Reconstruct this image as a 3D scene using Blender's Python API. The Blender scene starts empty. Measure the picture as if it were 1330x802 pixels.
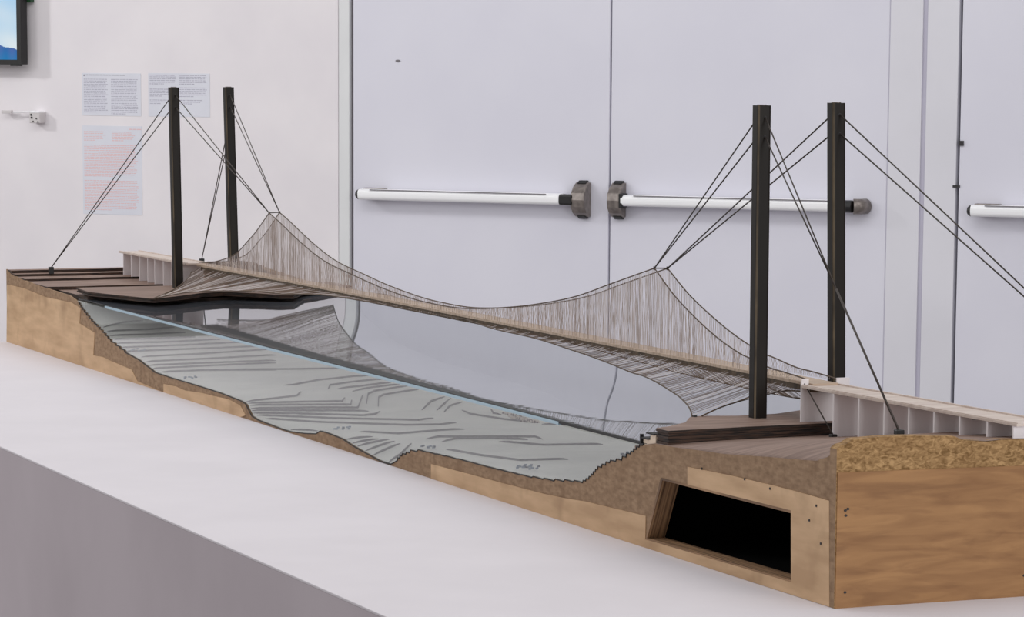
# measured outlines and curves of the model, in metres
D={"PROF":[[-4.6,1.0914],[-4.5442,1.0799],[-4.4245,1.0742],[-4.1936,1.0678],[-3.9736,1.0639],[-3.889,1.0527],[-3.8581,1.038],[-3.7964,1.0212],[-3.7051,1.0019],[-3.6059,0.9794],[-3.4893,0.9645],[-3.3755,0.9563],[-3.2468,0.9389],[-3.1214,0.9381],[-2.9318,0.9385],[-2.7669,0.9379],[-2.6244,0.9343],[-2.5915,0.9309],[-2.5515,0.9095],[-2.5117,0.9056],[-2.3508,0.9026],[-2.2969,0.9036],[-2.2122,0.9091],[-2.15,0.915],[-2.1243,0.9235],[-2.0787,0.9239],[-1.9991,0.9215],[-1.9405,0.9145],[-1.8733,0.9086],[-1.7796,0.9011],[-1.7337,0.9021],[-1.6974,0.9136],[-1.675,0.9242],[-1.6349,0.9344],[-1.5997,0.9405],[-1.5476,0.9453],[-1.4625,0.9479],[-1.3461,0.9507],[-1.2113,0.9526],[-1.0673,0.9561],[-0.9726,0.9615],[-0.8948,0.9694],[-0.8567,0.9725],[-0.8328,0.981],[-0.7992,1.0003],[-0.7527,1.0167],[-0.7067,1.026],[-0.6745,1.0392],[-0.6427,1.0535],[-0.6301,1.0576],[-0.5861,1.0651],[-0.5059,1.0676],[-0.4394,1.0714],[-0.3489,1.0757],[-0.2009,1.0877],[-0.1066,1.0945],[-0.0608,1.0981],[-0.0272,1.1072],[0.0,1.1199]],
"ENDTOP":[[-0.004,1.121],[0.0054,1.126],[0.0137,1.1277],[0.0243,1.1337],[0.0625,1.1354],[0.0987,1.1356],[0.1351,1.1342],[0.1839,1.1318],[0.1964,1.126],[0.2371,1.1222],[0.2581,1.1241],[0.2955,1.1232]],
"OPEN":[[-0.5628,1.0152],[-0.1318,1.0197],[-0.1281,0.9183],[-0.6156,0.9136]],
"PLY1":[[-4.5898,1.0516],[-4.4257,1.0532],[-4.1948,1.045],[-3.9529,1.0483],[-3.8685,1.0401],[-3.8806,1.0026],[-3.7463,0.9904],[-3.7588,0.9349],[-3.6774,0.9378],[-3.6077,0.9344],[-3.4331,0.9289],[-3.3866,0.9062],[-3.1969,0.9002],[-4.604,0.9002]],
"PLY2":[[-3.1788,0.9189],[-3.0867,0.9222],[-3.0174,0.9194],[-2.8986,0.9255],[-2.7996,0.9273],[-2.703,0.9301],[-2.6245,0.9245],[-2.5907,0.9075],[-2.6238,0.9002],[-3.179,0.9002]],
"PLY3":[[-1.526,0.9264],[-1.3794,0.929],[-1.211,0.9317],[-1.0155,0.9353],[-0.9153,0.9393],[-0.8458,0.9437],[-0.751,0.9461],[-0.6145,0.9496],[-0.6156,0.9119],[-0.6229,0.9002],[-1.526,0.9002]],
"PLY4":[[-0.4685,1.043],[-0.3227,1.0469],[-0.1923,1.0484],[-0.1049,1.0486],[-0.0188,1.0474],[-0.0124,0.9006],[-0.6229,0.9002],[-0.615,0.9132],[-0.1277,0.9181],[-0.1314,1.0199],[-0.4677,1.0163]],
"CF1":[[-3.8185,0.3163,1.1488],[-3.6646,0.314,1.1707],[-3.5895,0.3129,1.1905],[-3.532,0.3121,1.2128],[-3.4609,0.311,1.2405],[-3.3597,0.3095,1.2895]],
"CF2":[[-3.3567,0.3095,1.2901],[-3.2823,0.3084,1.2734],[-3.1135,0.3059,1.232],[-2.9516,0.3035,1.2014],[-2.7648,0.3008,1.1833],[-2.601,0.2984,1.1691],[-2.4159,0.2957,1.1586],[-2.2794,0.2937,1.1558],[-2.1093,0.2912,1.1582],[-1.9032,0.2881,1.1736],[-1.7277,0.2855,1.1924],[-1.5377,0.2828,1.2197],[-1.3701,0.2803,1.2544],[-1.1875,0.2776,1.2924]],
"CF3":[[-1.1875,0.2776,1.2924],[-1.1044,0.2764,1.2512],[-1.0103,0.275,1.2168],[-0.9284,0.2738,1.1922],[-0.8485,0.2726,1.1748],[-0.811,0.2721,1.1701],[-0.7347,0.271,1.1605],[-0.6877,0.2703,1.1585],[-0.6238,0.2693,1.1551]],
"LN":[[-2.1293,0.25,1.1539],[-1.878,0.262,1.1363],[-1.6989,0.255,1.1362],[-1.5823,0.247,1.1353],[-1.4667,0.238,1.1323],[-1.3478,0.226,1.1302],[-1.2332,0.213,1.1273],[-1.1022,0.196,1.1233],[-1.0274,0.185,1.1237],[-0.9503,0.173,1.1205],[-0.8576,0.158,1.1135],[-0.8147,0.15,1.11],[-0.7606,0.138,1.1028],[-0.7316,0.13,1.0966],[-0.7154,0.125,1.0898]],
"LNI":[[-0.7082,0.139,1.09],[-0.7182,0.165,1.0979],[-0.7425,0.195,1.1012],[-0.759,0.225,1.1049],[-0.7705,0.25,1.1078],[-0.7289,0.266,1.1192],[-0.6821,0.272,1.1284],[-0.6367,0.275,1.1325]],
"SEA_X0":-4.0,"SEA_DX":0.01,"SEA_Z":[1.05,1.05,1.05,1.05,1.05,1.05,1.05,1.05,1.05,1.0492,1.047,1.0447,1.0422,1.0396,1.0359,1.0328,1.0301,1.0273,1.0246,1.0219,1.0192,1.0168,1.0147,1.0126,1.0105,1.0084,1.0063,1.0041,1.0019,0.9997,0.9975,0.9954,0.9932,0.9909,0.9887,0.9864,0.9841,0.9819,0.9796,0.9773,0.9756,0.9744,0.9731,0.9718,0.9705,0.9693,0.968,0.9667,0.9654,0.9641,0.9629,0.9616,0.9608,0.9601,0.9594,0.9587,0.9579,0.9572,0.9563,0.9554,0.9545,0.9535,0.9525,0.9515,0.9504,0.9493,0.9481,0.947,0.9458,0.9444,0.9431,0.9417,0.9404,0.939,0.9377,0.9363,0.9359,0.9358,0.9357,0.9357,0.9356,0.9355,0.9355,0.9354,0.9353,0.9353,0.9352,0.9352,0.9351,0.9351,0.9351,0.9352,0.9352,0.9352,0.9352,0.9353,0.9353,0.9353,0.9353,0.9353,0.9353,0.9354,0.9354,0.9354,0.9354,0.9354,0.9354,0.9354,0.9354,0.9354,0.9353,0.9353,0.9353,0.9353,0.9352,0.9352,0.9351,0.9351,0.935,0.9349,0.9349,0.9348,0.9346,0.9345,0.9344,0.9342,0.934,0.9338,0.9336,0.9333,0.933,0.9326,0.9322,0.9316,0.931,0.9301,0.9291,0.9279,0.9265,0.9249,0.9231,0.9211,0.919,0.9164,0.911,0.9064,0.9054,0.9044,0.9034,0.9026,0.9025,0.9025,0.9025,0.9025,0.9025,0.9025,0.9025,0.9025,0.9025,0.9025,0.9025,0.9025,0.9025,0.9025,0.9025,0.9025,0.9025,0.9025,0.9025,0.9025,0.9025,0.9025,0.9025,0.9025,0.903,0.9036,0.9043,0.9049,0.9056,0.9063,0.9073,0.9082,0.9092,0.9101,0.9111,0.912,0.9147,0.9157,0.9166,0.9174,0.918,0.9185,0.9188,0.919,0.9191,0.919,0.9188,0.9184,0.918,0.9175,0.9168,0.9161,0.9154,0.9145,0.9137,0.9126,0.9115,0.9106,0.9097,0.9088,0.9079,0.9071,0.9062,0.9053,0.9045,0.9037,0.9029,0.9025,0.9025,0.9025,0.9025,0.9025,0.9025,0.9025,0.9025,0.9025,0.9025,0.9025,0.9034,0.9066,0.9098,0.9141,0.9175,0.9201,0.9226,0.925,0.9273,0.9294,0.9314,0.9332,0.9348,0.9363,0.9376,0.9387,0.9397,0.9405,0.9413,0.9419,0.9425,0.943,0.9434,0.9438,0.9442,0.9445,0.9448,0.9451,0.9454,0.9456,0.9459,0.9461,0.9464,0.9466,0.9468,0.947,0.9472,0.9474,0.9476,0.9478,0.948,0.9481,0.9483,0.9485,0.9486,0.9488,0.9489,0.9491,0.9492,0.9493,0.9495,0.9496,0.9499,0.9501,0.9504,0.9506,0.9508,0.9511,0.9513,0.9516,0.9518,0.9521,0.9523,0.9525,0.9528,0.953,0.9535,0.9541,0.9547,0.9552,0.9558,0.9564,0.9569,0.9575,0.9581,0.9588,0.9598,0.9608,0.9618,0.9628,0.9638,0.9649,0.9659,0.9668,0.9676,0.9684,0.9692,0.9719,0.9754,0.9796,0.9854,0.9909,0.9945,0.998,1.0016,1.0051,1.0085,1.0119,1.0152,1.0183,1.0203,1.0223,1.0257,1.0298,1.0339,1.0371,1.0399,1.0425,1.0448,1.0469,1.0487,1.05,1.05,1.05,1.05,1.05,1.05],
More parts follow.
